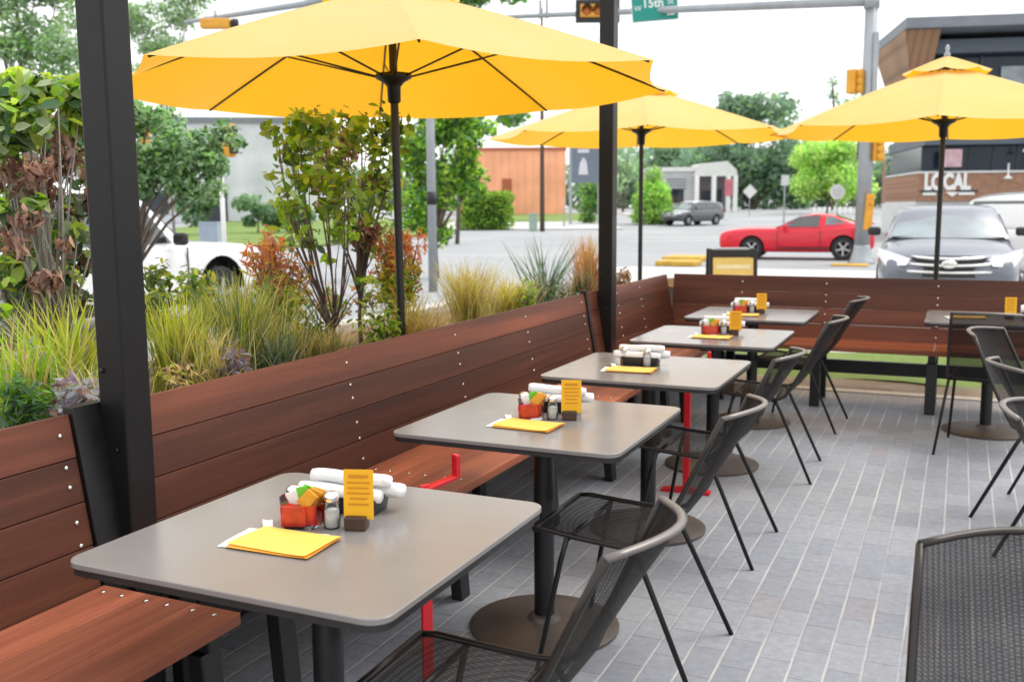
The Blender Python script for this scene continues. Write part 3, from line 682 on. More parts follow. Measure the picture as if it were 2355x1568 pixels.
# ------------------------------------------------------------------ umbrellas
def umbrella(label, x, y, zb, rimz, apexz, R, rot, lean=0, lz=0):
    t = thing('patio_umbrella', label, 'umbrella', (x, y, zb), 0, 'yellow market umbrellas')
    t.rotation_euler = (0, lean, lz)
    H = apexz-zb; rz_ = rimz-zb; n = 8
    def rimp(k): a = rot+2*pi*k/n; return Vector((R*math.cos(a), R*math.sin(a), rz_))
    m = MB(); NV = 10; NU = 8
    def profile(f): # f 0 apex .. 1 rim
        return H-.03-(H-.03-rz_)*(f**1.12)
    for k in range(n):
        A, B = rimp(k), rimp(k+1)
        def fn(u, v, A=A, B=B):
            f = .16+.84*v; p = A.lerp(B, u)*f; z = profile(f)
            e = 4*u*(1-u)
            z -= .035*e*f*(1-.2*f)                                  # cloth sags between ribs
            q = 1-.035*e*(v**6)                                        # hem curves in
            return (p.x*q, p.y*q, z)
        m.grid(fn, NU, NV)
    m.f = [f[::-1] for f in m.f]
    m.build('canopy', MT['canopy'], t, True)
    m = MB()
    for k in range(n):
        A, B = rimp(k), rimp(k+1)
        def fn(u, v, A=A, B=B):
            f = .015+.225*v; p = A.lerp(B, u)*f; e = 4*u*(1-u)
            return (p.x, p.y, H+.035-.085*v**1.1-(profile(.16)-profile(.24))*v*.9-.02*e*v)
        m.grid(fn, 6, 5)
    m.f = [f[::-1] for f in m.f]
    m.build('vent_cap', MT['canopy'], t, True)
    m = MB(); m.lathe([(.006, H+.02), (.022, H+.03), (.024, H+.055), (.010, H+.075), (.018, H+.095), (.012, H+.115), (.003, H+.125)], seg=14); m.build('finial', MT['galv'], t, True)
    m = MB(); m.lathe([(.02, -.02), (.02, H)], seg=14); o = m.build('pole', MT['black'], t, True); smooth_angle(o)
    hz = rz_+.06
    m = MB(); m.lathe([(.021, hz-.13), (.032, hz-.12), (.034, hz-.05), (.05, hz-.03), (.088, hz-.01), (.088, hz+.012), (.03, hz+.018)], seg=20); m.build('hub', MT['black'], t, True)
    m = MB(); m.lathe([(.02, H-.07), (.055, H-.06), (.055, H-.03), (.02, H-.02)], seg=16); m.build('crown_hub', MT['black'], t, True)
    for k in range(n):
        A = rimp(k); m = MB()
        pts = [(A.x*f, A.y*f, profile(f)-.012) for f in (.04, .2, .4, .6, .8, .985)]
        m.tube(pts, .0058, 6); m.build('rib', MT['black'] , t, True)
        m = MB(); m.tube([(A.x*.06, A.y*.06, hz), (A.x*.52, A.y*.52, profile(.52)-.02)], .005, 6); m.build('strut', MT['black'], t, True)
    return t
va = math.atan2(FWD.y, FWD.x)
umbrella('large yellow umbrella nearest the camera, its pole rising from the planting bed', -2.555, 4.30, .72, 2.035, 2.54, 1.41, math.atan2(4.3, -2.55)+math.radians(4), -.012, 0)
umbrella('yellow umbrella in the middle behind the second black post', -2.66, 8.74, -.05, 2.075, 2.53, 1.40, 1.9)
umbrella('yellow umbrella at the right with its silver finial in view', -.165, 8.66, -.05, 2.05, 2.57, 1.36, 1.44+.12)

# ------------------------------------------------------------------ foliage tools (numpy)
def quads(name, cen, nrm, tan, ln, wd, cols, mat, parent, bend=.25):
    "leaf shaped faces: two quads folded along the midrib"
    n = len(cen)
    nrm = nrm/np.linalg.norm(nrm, axis=1, keepdims=True)
    tan = tan-(tan*nrm).sum(1, keepdims=True)*nrm; tan /= np.linalg.norm(tan, axis=1, keepdims=True)+1e-9
    bi = np.cross(nrm, tan); ln = np.asarray(ln).reshape(-1, 1)*np.ones((n, 1)); wd = np.asarray(wd).reshape(-1, 1)*np.ones((n, 1))
    def at(f, w, dz): return cen+tan*ln*(f-.5)+bi*wd*w*.5-nrm*(ln*bend*.55*f*f)+nrm*dz*wd
    V = np.stack([at(0, 0, 0), at(.28, .82, .10), at(.30, 0, -.06), at(.28, -.82, .10), at(.62, .78, .10), at(.65, 0, -.06), at(.62, -.78, .10), at(1, 0, 0)], 1).reshape(-1, 3)
    base = np.arange(n)[:, None]*8
    T3 = [(0, 2, 1), (0, 3, 2), (5, 7, 4), (6, 7, 5)]; Q4 = [(2, 5, 4, 1), (3, 6, 5, 2)]
    LI = np.concatenate([base+np.array([q]) for q in T3+Q4], 1).reshape(-1); nf = 6*n
    tot = np.tile(np.array([3, 3, 3, 3, 4, 4]), n); sta = np.concatenate([[0], np.cumsum(tot)[:-1]])
    me = bpy.data.meshes.new(name); me.vertices.add(len(V)); me.vertices.foreach_set('co', V.astype(np.float32).ravel())
    me.loops.add(LI.size); me.loops.foreach_set('vertex_index', LI.astype(np.int32))
    me.polygons.add(nf); me.polygons.foreach_set('loop_start', sta.astype(np.int32)); me.polygons.foreach_set('loop_total', tot.astype(np.int32))
    at = me.color_attributes.new('Col', 'FLOAT_COLOR', 'CORNER')
    cc = np.concatenate([np.repeat(cols, 20, 0), np.ones((n*20, 1))], 1); at.data.foreach_set('color', cc.astype(np.float32).ravel())
    me.materials.append(mat); me.polygons.foreach_set('use_smooth', [True]*nf); me.update(calc_edges=True); me.validate()
    o = bpy.data.objects.new(name, me); C.objects.link(o)
    if parent is not None: o.parent = parent
    return o
def cloud(name, blobs, n, ln, wd, pal, mat, parent, up=.3, shell=.6, jitter=.12, droop=0, far_out=.0):
    "blobs: (x,y,z,rx,ry,rz) ; pal: list of (colour, weight)"
    B = np.array(blobs, float); vol = (B[:, 3]*B[:, 4]*B[:, 5])**.8; k = NP.choice(len(B), n, p=vol/vol.sum())
    d = NP.normal(size=(n, 3)); d /= np.linalg.norm(d, axis=1, keepdims=True)
    r = (1-NP.rand(n)**2*shell)[:, None]*(.82+.3*NP.rand(n, 1)+far_out*NP.rand(n, 1)**3)
    cen = B[k, :3]+d*r*B[k, 3:]
    nrm = d*.7+NP.normal(size=(n, 3))*.6+np.array([0, 0, up]); tan = NP.normal(size=(n, 3))+np.array([0, 0, -droop])
    P = np.array([p[0] for p in pal]); w = np.array([p[1] for p in pal], float)
    tone = NP.rand(len(B)); pk = NP.choice(len(P), n, p=w/w.sum()); cols = P[pk]
    sh = .72+.38*tone[k]+.30*d[:, 2]*.6+NP.normal(size=n)*jitter  # clump tops lighter, undersides darker: light from above put into leaf colour
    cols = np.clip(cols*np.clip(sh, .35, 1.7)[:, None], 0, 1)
    s = .65+.7*NP.rand(n)
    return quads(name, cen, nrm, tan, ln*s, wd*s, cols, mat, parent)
def blades(name, base, n, h, spread, w, pal, mat, parent=None, droop=.5, hv=.35, seg=5, root=.03):
    "strap or thread leaves arching from one crown"
    V = []; F = []; cols = []
    P = [p[0] for p in pal]; wt = [p[1] for p in pal]
    for i in range(n):
        a = rnd.uniform(0, 2*pi); out = spread*math.sqrt(rnd.random()); hh = h*(1-hv*rnd.random())
        x0, y0 = root*rnd.gauss(0, 1), root*rnd.gauss(0, 1); dr = droop*rnd.uniform(.5, 1.3)
        side = Vector((-math.sin(a), math.cos(a), 0)); tw = rnd.uniform(-.8, .8); side = (side*math.cos(tw)+Vector((math.cos(a), math.sin(a), 0))*math.sin(tw))
        o = len(V); c = rnd.choices(P, wt)[0]; br = rnd.uniform(.7, 1.25); wi = w*rnd.uniform(.6, 1.2)
        for j in range(seg+1):
            t_ = j/seg; rr = out*(t_**1.4); zz = hh*(t_-dr*.35*t_**3)
            c0 = Vector((x0+math.cos(a)*rr, y0+math.sin(a)*rr, zz)); ww = wi*(1-t_**2.2)*.5+.0004
            V += [c0-side*ww, c0+side*ww]
        for j in range(seg):
            F.append((o+2*j, o+2*j+1, o+2*j+3, o+2*j+2)); f = .65+.5*j/seg
            cols.append(tuple(min(1, q*br*f) for q in c))
    m = MB(); m.v = [tuple(v) for v in V]; m.f = F; m.c = cols
    ob = m.build(name, mat, parent, True); ob.location = base if parent is None else (0, 0, 0)
    return ob
def stems(parent, list_, mat, name='stem', seg=6):
    for pts, rad in list_:
        m = MB(); n = len(pts); m.tube(pts, [rad*(1-.75*i/(n-1)) for i in range(n)], seg); m.build(name, mat, parent, True)
def pl(px, X):
    "spot in the bed on the bearing px at cross position X"
    d = ray(px, 475); y = X*d.y/d.x; return (X, y, soilz(X, y)-.01)
def hgt(px, X, py):
    d = ray(px, py); k = X/d.x; return CAMZ+k*d.z

G1 = (.17, .34, .04); G2 = (.30, .50, .06); G3 = (.44, .56, .08); GD = (.05, .12, .03); GB = (.10, .20, .09); GG = (.20, .28, .16)
YG = (.54, .56, .09); YL = (.72, .66, .26); TAN = (.56, .43, .20); PUR = (.28, .22, .27); BRN = (.27, .15, .105); ORG = (.72, .34, .11); REDL = (.66, .25, .15); DUS = (.42, .44, .45); GRY = (.24, .32, .26)
def grass(lb, px, X, pytop, n, spread, w, pal, droop=.6, cat='tussock plant', hv=.4, root=.03, group=None, name='tussock_plant'):
    b = pl(px, X); h = hgt(px, X, pytop)-b[2]
    o = blades(name, b, n, h*1.05, spread, w, pal, MT['blade'], None, droop, hv, 6, root); return tag(o, lb, cat, group)
grass('yellow green strappy clump left of the thick black post', 140, -2.70, 645, 150, .26, .014, [(YG, 3), (G3, 2), (YL, 1)], .35, root=.05)
grass('yellow green grass clump just right of the thick black post', 392, -2.52, 640, 420, .14, .006, [(YG, 3), (G3, 2), (TAN, 1)], .5, root=.035)
grass('tall feathery green grass beside the white truck wheel', 545, -2.62, 590, 620, .19, .0045, [(G3, 2), (YL, 2), (GG, 2)], .5, root=.045)
grass('golden feather grass under the grey signal pole, right of the umbrella pole', 1075, -2.58, 570, 560, .24, .004, [(YL, 3), (TAN, 2), (G3, 1)], .6, root=.05)
grass('shorter golden grass mound between feather grass and spiky yucca', 1168, -2.56, 600, 420, .26, .0045, [(YL, 2), (YG, 2), (TAN, 2)], .85, root=.06)
grass('low straw coloured grass at the edge beside tall feather grass', 980, -2.45, 690, 160, .2, .004, [(TAN, 3), (YL, 2)], 1.0, root=.05)
grass('spiky grey green yucca standing before the street', 1252, -2.62, 535, 90, .34, .014, [(GRY, 3), (GG, 2), (GD, 2)], .15, 'yucca', .45, .03, name='yucca')
grass('reddish upright grass left of the second black post', 1352, -2.62, 530, 240, .12, .008, [(ORG, 2), (TAN, 2), (REDL, 1), (YL, 1)], .2, root=.05)
grass('short dark brown tuft at the foot of the reddish grass', 1335, -2.45, 605, 160, .14, .007, [(BRN, 2), (TAN, 1), (GD, 2)], .7, root=.04)
grass('pale blue green tuft at the base of the orange nandina', 618, -2.48, 735, 110, .16, .008, [(GG, 2), (DUS, 1), (GB, 2)], .5, root=.03)
grass('fine straw grass spilling beside the dark low shrub', 470, -2.38, 780, 200, .16, .004, [(TAN, 3), (YL, 2), (GG, 1)], .8, root=.05)
grass('thin green tuft at the left edge of the bed', 40, -2.62, 690, 120, .18, .009, [(G2, 2), (G3, 2), (TAN, 1)], .6, root=.04)
for lb_, px_, X_, py_, n_, sp_, pal_ in (
  ('pale straw grass tuft between post and feathery green grass', 455, -2.46, 690, 260, .20, [(YL, 3), (TAN, 2), (GG, 2)]),
  ('soft pale green grass under the left orange tipped nandina', 640, -2.62, 660, 320, .22, [(YL, 2), (GG, 3), (YG, 2)]),
  ('low pale grass before the bare stemmed shrub', 745, -2.46, 725, 260, .20, [(YL, 2), (GG, 2), (TAN, 2)]),
  ('wispy yellow grass around the right orange tipped nandina', 935, -2.62, 640, 280, .20, [(YL, 2), (YG, 2), (TAN, 2)]),
  ('pale wispy grass at far left behind the strappy clump', 60, -3.0, 600, 320, .26, [(YL, 2), (GG, 3), (DUS, 1)]),
  ('low pale grass along the bench edge left of the post', 205, -2.40, 780, 200, .18, [(YL, 2), (GG, 2), (YG, 2)])):
    grass(lb_, px_, X_, py_, n_, sp_, .0042, pal_, .75, root=.06)
def low_plant(lb, name, px, X, pytop, wpx, n, ln, wd, pal, cat='plant', up=.5, lift=.3):
    b = pl(px, X); D = (Vector((b[0], b[1], 0))).dot(FWD); h = hgt(px, X, pytop)-b[2]; r = wpx/FPX*D/2
    t = thing(name, lb, cat, b)
    bl = [(rnd.uniform(-.5, .5)*r, rnd.uniform(-.5, .5)*r, h*rnd.uniform(.35, .6), r*.6, r*.6, h*.42) for _ in range(6)]
    cloud('foliage', bl, n, ln, wd, pal, MT['leaf'], t, up)
    stems(t, [([(0, 0, 0), (q[0]*.5, q[1]*.5, q[2]*.5), (q[0], q[1], q[2])], .006) for q in bl[:4]], MT['bark'])
    return t
low_plant('purple grey leafy plant spilling at the bed edge left of the post', 'purple_groundcover', 120, -2.36, 850, 230, 420, .045, .02, [(PUR, 3), (DUS, 3), (BRN, 1)])
low_plant('pale lilac leafed plant leaning over the bench top beside the post', 'purple_groundcover', 212, -2.27, 905, 70, 90, .06, .028, [(DUS, 3), (PUR, 2)])
low_plant('ferny green plant at the far left edge of the bed', 'fern_plant', 20, -2.40, 850, 130, 420, .05, .012, [(GB, 3), (G1, 2), (GD, 1)])
low_plant('silvery white dusty plant at the left edge', 'silver_plant', 30, -2.72, 780, 120, 320, .05, .018, [(DUS, 4), ((.55, .57, .55), 2), (GG, 1)])
low_plant('dark green low shrub between nandina and the bare stemmed shrub', 'low_shrub', 698, -2.68, 705, 115, 520, .035, .015, [(GD, 3), (GB, 2)])
low_plant('small purple leafed plant at the bench edge under the feather grass', 'purple_groundcover', 520, -2.30, 780, 80, 120, .04, .02, [(PUR, 3), (BRN, 1), (DUS, 1)])
low_plant('bright green low plant at the foot of the nearest umbrella pole', 'low_shrub', 868, -2.62, 690, 110, 220, .045, .02, [(G2, 2), (G3, 2), (GD, 1)])
low_plant('light green low plant at the foot of the yucca', 'low_shrub', 1205, -2.45, 640, 80, 180, .035, .018, [(G2, 2), (GG, 1)])
low_plant('brown low clump past the second black post by the umbrella pole', 'low_shrub', 1436, -2.55, 612, 60, 160, .04, .02, [(BRN, 3), (TAN, 1)])
low_plant('straw brown ground litter clump at the foot of the nearest post', 'low_shrub', 400, -2.3, 825, 120, 160, .035, .012, [(TAN, 3), (BRN, 1), (G3, 1)])
low_plant('grey green low mound by the yucca and red grass', 'low_shrub', 1290, -2.42, 635, 80, 160, .03, .014, [(GRY, 2), (GD, 1)])

def nandina(lb, px, X, pytop, wpx, n):
    b = pl(px, X); D = Vector((b[0], b[1], 0)).dot(FWD); h = hgt(px, X, pytop)-b[2]; r = wpx/FPX*D/2
    t = thing('nandina', lb, 'shrub', b, 0, 'red tipped nandinas in the bed')
    st = []; lo = []; hi = []
    for k in range(20):
        a = rnd.uniform(0, 2*pi); o = r*rnd.uniform(.15, 1.0); hh = h*rnd.uniform(.7, 1.05)
        tip = (math.cos(a)*o, math.sin(a)*o, hh); st.append(([(tip[0]*.1, tip[1]*.1, 0), (tip[0]*.45, tip[1]*.45, hh*.5), tip], .006))
        lo.append((tip[0]*.7, tip[1]*.7, hh*.55, r*.3, r*.3, hh*.22)); hi.append((tip[0], tip[1], hh*.88, r*.2, r*.2, hh*.16))
    cloud('green_leaves', lo, n, .05, .013, [(G3, 2), (YG, 2), (G1, 2), (ORG, 1)], MT['leaf'], t, .2)
    cloud('red_tips', hi, int(n*.7), .05, .012, [(ORG, 3), (REDL, 2), ((.60, .30, .22), 2), (YG, 1)], MT['leaf'], t, .1)
    stems(t, st, MT['bark']); return t
nandina('orange tipped nandina beside the truck, left of the bare stemmed shrub', 630, -2.86, 545, 150, 1000)
nandina('orange and olive nandina crossed by the nearest umbrella pole', 912, -2.78, 540, 140, 1100)

def shrub(name, lb, px, X, spec, leafpal, n, ln, wd, mat, cat='shrub', brown=None, bare=None, stemrad=.009, crowns=3):
    "spec: clumps given as (px, py, radius px) at the same cross position"
    b = pl(px, X); B = Vector(b); D = Vector((b[0], b[1], 0)).dot(FWD); t = thing(name, lb, cat, b)
    def blob(c, k_=1.0):
        d = ray(c[0], c[1]); k = D/(d.dot(FWD)); p = Vector((d.x*k, d.y*k, CAMZ+d.z*k))-B; r = c[2]/FPX*D*k_
        p += Vector((FWD.x, FWD.y, 0))*rnd.uniform(-.25, .25)
        return (p.x, p.y, p.z, r, r, r*.9)
    gb = [blob(c, 1.15) for c in spec]
    cloud('leaves', gb, n, ln, wd, leafpal, MT['leaf'], t, .5, .9, .26, far_out=1.1)
    ends = list(gb)
    if brown:
        bb = [blob(c, 1.2) for c in brown[0]]; cloud('withered_leaves', bb, brown[1], brown[2], brown[3], [(BRN, 3), ((.34, .20, .15), 2), ((.50, .34, .28), 2), ((.12, .06, .045), 1)], MT['leaf'], t, .0, .9, .2, droop=2.0); ends += bb
    if bare: ends += [blob(c) for c in bare]
    # a few main stems, each forking to the clumps nearest to it
    cx = [(rnd.uniform(-.05, .05), rnd.uniform(-.05, .05)) for _ in range(crowns)]
    hmax = max(e[2] for e in ends); mains = []
    es = sorted(ends, key=lambda e: e[0]*RGT.x+e[1]*RGT.y)
    for k in range(crowns):
        g = es[k*len(es)//crowns:(k+1)*len(es)//crowns] or es
        tx, ty = sum(e[0] for e in g)/len(g), sum(e[1] for e in g)/len(g); tz = sum(e[2] for e in g)/len(g)
        p0 = Vector((*cx[k], 0)); p1 = Vector((tx*.35, ty*.35, tz*.4)); p2 = Vector((tx*.8, ty*.8, tz*.8)); p3 = Vector((tx, ty, max(e[2] for e in g)))
        path = [p0, p0.lerp(p1, .5)+Vector((rnd.uniform(-.02, .02), rnd.uniform(-.02, .02), 0)), p1, p2, p3]
        st = [(path, stemrad)]
        for e in g:
            q = Vector(e[:3]); f = min(.9, max(.15, q.z/max(.1, p3.z)*.6)); i = min(3, int(f*4)); o0 = path[i].lerp(path[i+1], f*4-i)
            st.append(([o0, o0.lerp(q, .5)+Vector((rnd.uniform(-.03, .03), rnd.uniform(-.03, .03), .04)), q], stemrad*.55))
        stems(t, st, mat, 'branch', 6)
    return t
shrub('bare_stem_shrub', 'bare stemmed shrub with bright leaf sprays left of the nearest umbrella pole', 765, -2.80,
      [(620, 400, 14), (640, 440, 20), (690, 330, 38), (740, 300, 42), (680, 280, 26), (625, 470, 18), (690, 480, 30), (640, 520, 18), (655, 560, 18), (715, 550, 24), (860, 640, 18), (790, 420, 34), (760, 370, 34), (800, 300, 40), (665, 620, 14), (735, 600, 16), (650, 350, 30), (720, 430, 34), (770, 480, 30), (700, 390, 34), (640, 300, 24), (780, 540, 26)],
      [(G2, 3), (G3, 3), (G1, 2), (GG, 2), ((.46, .62, .26), 2)], 900, .056, .034, MT['bark'], 'shrub', None, [(700, 610, 5), (740, 570, 5), (690, 650, 5), (820, 600, 5), (790, 620, 5), (770, 640, 5), (650, 610, 5)], .009, 5)
shrub('young_tree', 'young tree with dark withered leaves, its thin trunk left of the nearest umbrella pole', 824, -2.95,
      [(860, 290, 40), (830, 330, 36), (880, 360, 40), (800, 500, 34), (840, 480, 38), (870, 510, 34), (880, 460, 34), (820, 540, 26), (930, 330, 30), (900, 300, 36), (780, 290, 36), (860, 420, 34), (830, 430, 30), (900, 410, 30), (870, 570, 24)],
      [(G1, 3), (G2, 3), (G3, 2), (GD, 1), (GG, 1), ((.40, .58, .20), 2)], 720, .054, .033, MT['bark'], 'tree', ([(770, 310, 30), (800, 350, 34), (740, 340, 30), (770, 430, 30), (760, 470, 22), (845, 540, 30), (850, 420, 22), (810, 560, 24)], 620, .055, .022), None, .013, 1)
shrub('leafy_shrub', 'shrub with bright green leaves over brown withered ones at the left edge', 105, -2.95,
      [(30, 260, 40), (90, 240, 40), (150, 260, 40), (40, 330, 36), (120, 290, 34), (170, 220, 36), (10, 400, 30), (180, 530, 16), (20, 620, 36), (20, 690, 40), (70, 560, 24), (140, 470, 16), (55, 480, 18), (60, 210, 36), (130, 210, 30), (110, 640, 20)],
      [(G3, 3), (G2, 3), (GB, 1), (GG, 1), ((.50, .6, .35), 2)], 1350, .062, .042, MT['greybark'], 'shrub',
      ([(60, 400, 40), (110, 370, 40), (40, 450, 40), (150, 400, 36), (90, 450, 36), (170, 460, 36), (130, 330, 28), (110, 560, 30), (150, 640, 26), (80, 720, 36), (30, 560, 30), (185, 560, 20), (130, 500, 30), (170, 640, 24), (60, 640, 26), (10, 520, 30), (100, 660, 26)], 950, .050, .018), None, .011, 4)

shrub('dense_shrub', 'dense dark green shrub filling the bed behind the brown leafed one at far left', 60, -3.30,
      [(px, py, 42) for px in (-30, 30, 90, 150) for py in (330, 400, 470, 540, 610, 680)]+[(200, 480, 36), (200, 600, 36), (215, 690, 30)],
      [(GD, 1), (G1, 2), (GB, 2), (GG, 3), (BRN, 2), ((.52, .50, .46), 2), (G3, 1)], 1500, .06, .034, MT['greybark'], 'shrub', None, None, .010, 4)
shrub('dense_shrub', 'mid green shrub screening the truck low beside the thick black post', 395, -3.25,
      [(370, 640, 30), (420, 660, 30), (460, 690, 30), (390, 700, 30), (350, 690, 26)],
      [(G1, 2), (GG, 3), (G3, 2), (YG, 1)], 700, .045, .022, MT['bark'], 'shrub', None, None, .007, 3)
shrub('dense_shrub', 'olive and rust mixed shrub between the two orange tipped nandinas', 740, -3.30,
      [(690, 690, 30), (740, 700, 28), (790, 700, 26), (840, 690, 26), (660, 660, 24)],
      [(GG, 2), (ORG, 1), (G1, 2), (TAN, 2)], 700, .040, .016, MT['bark'], 'shrub', None, None, .006, 3)
# ------------------------------------------------------------------ trees
def tree(name, lb, px, D, pybase, blobs, n, ln, pal, cat='tree', trunk_r=.12, group=None, mat='bark', up=.3, shell=.6, limbs=True):
    "blobs in (px, py, rx px, ry px) on the bearing, spread in depth"
    x, y = far(px, D); zb = gz(x, y)-.02; t = thing(name, lb, cat, (x, y, zb), 0, group)
    B = []
    for c in blobs:
        dx, dy = far(c[0], D); r = c[2]/FPX*D; dep = rnd.uniform(-1, 1)*r*.8
        B.append((dx-x+FWD.x*dep, dy-y+FWD.y*dep, ztop(c[1], D, c[0])-zb, r, r, c[3]/FPX*D))
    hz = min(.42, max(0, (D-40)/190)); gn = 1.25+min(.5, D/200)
    pal = [(tuple(c*gn*(1-hz)+h_*hz for c, h_ in zip(p_, (.42, .50, .48))), w_) for p_, w_ in pal]  # distance haze mixed into the crown colours
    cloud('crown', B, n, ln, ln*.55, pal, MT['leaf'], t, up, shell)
    zlow = min(b[2]-b[5]*.3 for b in B); ztp = sorted(b[2] for b in B)[len(B)//2]
    m = MB(); m.tube([(0, 0, -.05), (rnd.uniform(-.05, .05)*ztp, 0, max(.3, zlow*.6)), (0, rnd.uniform(-.05, .05), ztp)], [trunk_r, trunk_r*.8, trunk_r*.3], 8)
    tk = m.build('trunk', MT[mat], t, True)
    if limbs:
        for b in B[:12]:
            m = MB(); s0 = Vector((0, 0, max(.3, min(zlow, b[2]*.5)))); e = Vector(b[:3]); m.tube([s0, s0.lerp(e, .5)+Vector((0, 0, .06*b[2])), e], [trunk_r*.5, trunk_r*.3, trunk_r*.1], 6); m.build('limb', MT[mat], t, True)
    return t
PAL_SOFT = [((.15, .27, .13), 2), ((.28, .38, .22), 3), ((.30, .44, .19), 2), ((.18, .34, .06), 1)]
def scatter(px0, px1, py0, py1, n, r0, r1):
    return [(rnd.uniform(px0, px1), rnd.uniform(py0, py1), *(lambda r: (r, r*rnd.uniform(.6, 1)))(rnd.uniform(r0, r1))) for _ in range(n)]
tree('feathery_tree', 'tall feathery tree with sky showing through at the top left', 70, 15, 600, scatter(-120, 210, -160, 250, 40, 28, 60), 12000, .085, PAL_SOFT+[((.40, .46, .36), 2)], trunk_r=.05, mat='greybark')
tree('feathery_tree', 'soft grey green tree behind the truck between post and grey building', 285, 9.8, 560, scatter(290, 500, 250, 440, 24, 28, 52)+scatter(300, 430, 370, 455, 12, 28, 42)+[(520, 300, 30, 25), (550, 330, 25, 20), (505, 330, 18, 14)], 7500, .062, PAL_SOFT+[(GD, 2)], trunk_r=.05)
tree('feathery_tree', 'thin airy treetop right of the thick black post above the umbrella edge', 400, 30, 560, scatter(300, 520, -60, 120, 22, 22, 48)+scatter(300, 380, 120, 240, 5, 25, 40), 6000, .12, PAL_SOFT+[((.40, .46, .36), 2)], trunk_r=.05, mat='greybark')
tree('street_tree', 'bright green street tree right of the nearest umbrella pole', 1000, 22, 560, scatter(940, 1090, 240, 470, 24, 30, 50)+scatter(940, 1030, 450, 560, 7, 25, 38)+[(1120, 300, 30, 20), (1070, 380, 26, 22)], 8000, .13, [(G1, 3), (G2, 3), (GB, 2), (G3, 1), (GD, 2)], trunk_r=.09)
tree('street_tree', 'treetop poking over the shoulder of the nearest umbrella', 1050, 42, 530, scatter(1030, 1190, -30, 35, 12, 25, 40)+scatter(1000, 1180, 100, 330, 12, 30, 50), 3600, .3, [(GB, 3), (GG, 2), (G1, 2)], trunk_r=.1)
for i, (px, D, py, w, h, lb) in enumerate(((460, 55, 460, 45, 45, 'leftmost grey green bush in front of the grey building'), (590, 58, 475, 40, 35, 'middle grey green bush at the foot of the grey building'), (665, 58, 480, 35, 35, 'rightmost grey green bush before the grey building'))):
    tree('olive_bush', lb, px, D, 520, scatter(px-w, px+w, py-10, py+h, 8, 18, 28), 1100, .3, [(GG, 3), (GB, 2), (GD, 2)], 'bush', .06, 'bushes before the grey building', limbs=False)
# clipped hedge
x, y = far(1116, 62)
t = thing('clipped_hedge', 'square clipped green hedge in front of the orange building', 'hedge', (x, y, gz(x, y)), math.atan2(FWD.y, FWD.x)-pi/2)
bl = [(a, b, c, .5, .5, .45) for a in np.linspace(-1.35, 1.35, 7) for b in (-.6, .1, .8) for c in (.45, 1.2, 2.0)]
cloud('foliage', bl, 7000, .17, .10, [(G1, 3), (G2, 3), (G3, 1), (GD, 1)], MT['leaf'], t, .2, .3)
m = MB(); m.box((0, .1, 1.15), (2.5, 1.2, 1.9)); m.build('shade_core', plain('hedge_shade', (.03, .06, .012), .9), t, bevel=.2)  # solid dark core, the shade inside the hedge put into its colour
tree('cone_shrub', 'rounded cone shaped shrub behind the middle umbrella pole', 1502, 70, 490, [(1502, 405, 20, 22), (1495, 430, 30, 25), (1512, 440, 28, 25), (1490, 460, 36, 25), (1518, 465, 30, 25), (1502, 478, 38, 18), (1475, 475, 22, 18), (1530, 475, 20, 16), (1502, 450, 40, 35), (1478, 496, 30, 20), (1526, 496, 28, 20), (1502, 492, 44, 26)], 8500, .22, [(G1, 3), (G2, 2), (G3, 1), (GD, 1)], 'shrub', .08, limbs=False)
tree('roadside_bush', 'dark green bush below the tall slate sign', 1355, 72, 500, scatter(1335, 1385, 425, 505, 12, 16, 26), 2600, .22, [(G1, 2), (GD, 3), (G2, 1)], 'bush', .06, limbs=False)
tree('roadside_bush', 'small bright bush near the front of the grey house', 1652, 96, 490, scatter(1640, 1665, 478, 490, 4, 8, 12), 300, .25, [(G2, 2), (G3, 1)], 'bush', .05, limbs=False)
tree('roadside_tree', 'slim pale tree between second post and cone shaped shrub', 1432, 100, 480, scatter(1410, 1455, 330, 440, 10, 16, 26), 1300, .32, PAL_SOFT, trunk_r=.15)
tree('shade_tree', 'big round dark green shade tree beyond the intersection', 1730, 125, 470, scatter(1580, 1850, 330, 440, 22, 40, 60)+scatter(1665, 1800, 225, 330, 12, 32, 48)+scatter(1700, 1870, 430, 465, 8, 25, 35), 9000, .75, [(GD, 4), (G1, 2), ((.07, .17, .06), 3), (GB, 1)], trunk_r=.5, shell=.5)
tree('shade_tree', 'mid green treetops left of the big shade tree', 1590, 150, 465, scatter(1520, 1640, 320, 390, 12, 25, 40), 2600, .8, [(G1, 2), (GB, 3), (GD, 2)], trunk_r=.4)
tree('lime_tree', 'lime green tree left of the traffic signal pole', 1905, 92, 470, scatter(1840, 1975, 330, 450, 20, 28, 42), 5200, .42, [(G2, 3), (G3, 3), (G1, 2)], trunk_r=.25)
tree('lime_tree', 'treetop tip beside the side signal above the right umbrella', 1915, 110, 470, scatter(1895, 1930, 185, 230, 5, 10, 16)+scatter(1890, 1990, 250, 330, 8, 25, 35), 1000, .5, [(GB, 3), (G1, 2)], trunk_r=.3)
tree('shade_tree', 'green trees right of the signal pole before the brick cafe', 2065, 115, 470, scatter(2025, 2120, 330, 450, 20, 24, 38), 4600, .6, [(G1, 3), (GB, 3), (GD, 2)], trunk_r=.3)
tree('lime_tree', 'small yellow green tree close to the cafe corner', 2085, 70, 470, scatter(2075, 2100, 405, 450, 6, 12, 18), 500, .3, [(G3, 2), (YG, 2), (G2, 1)], trunk_r=.08)
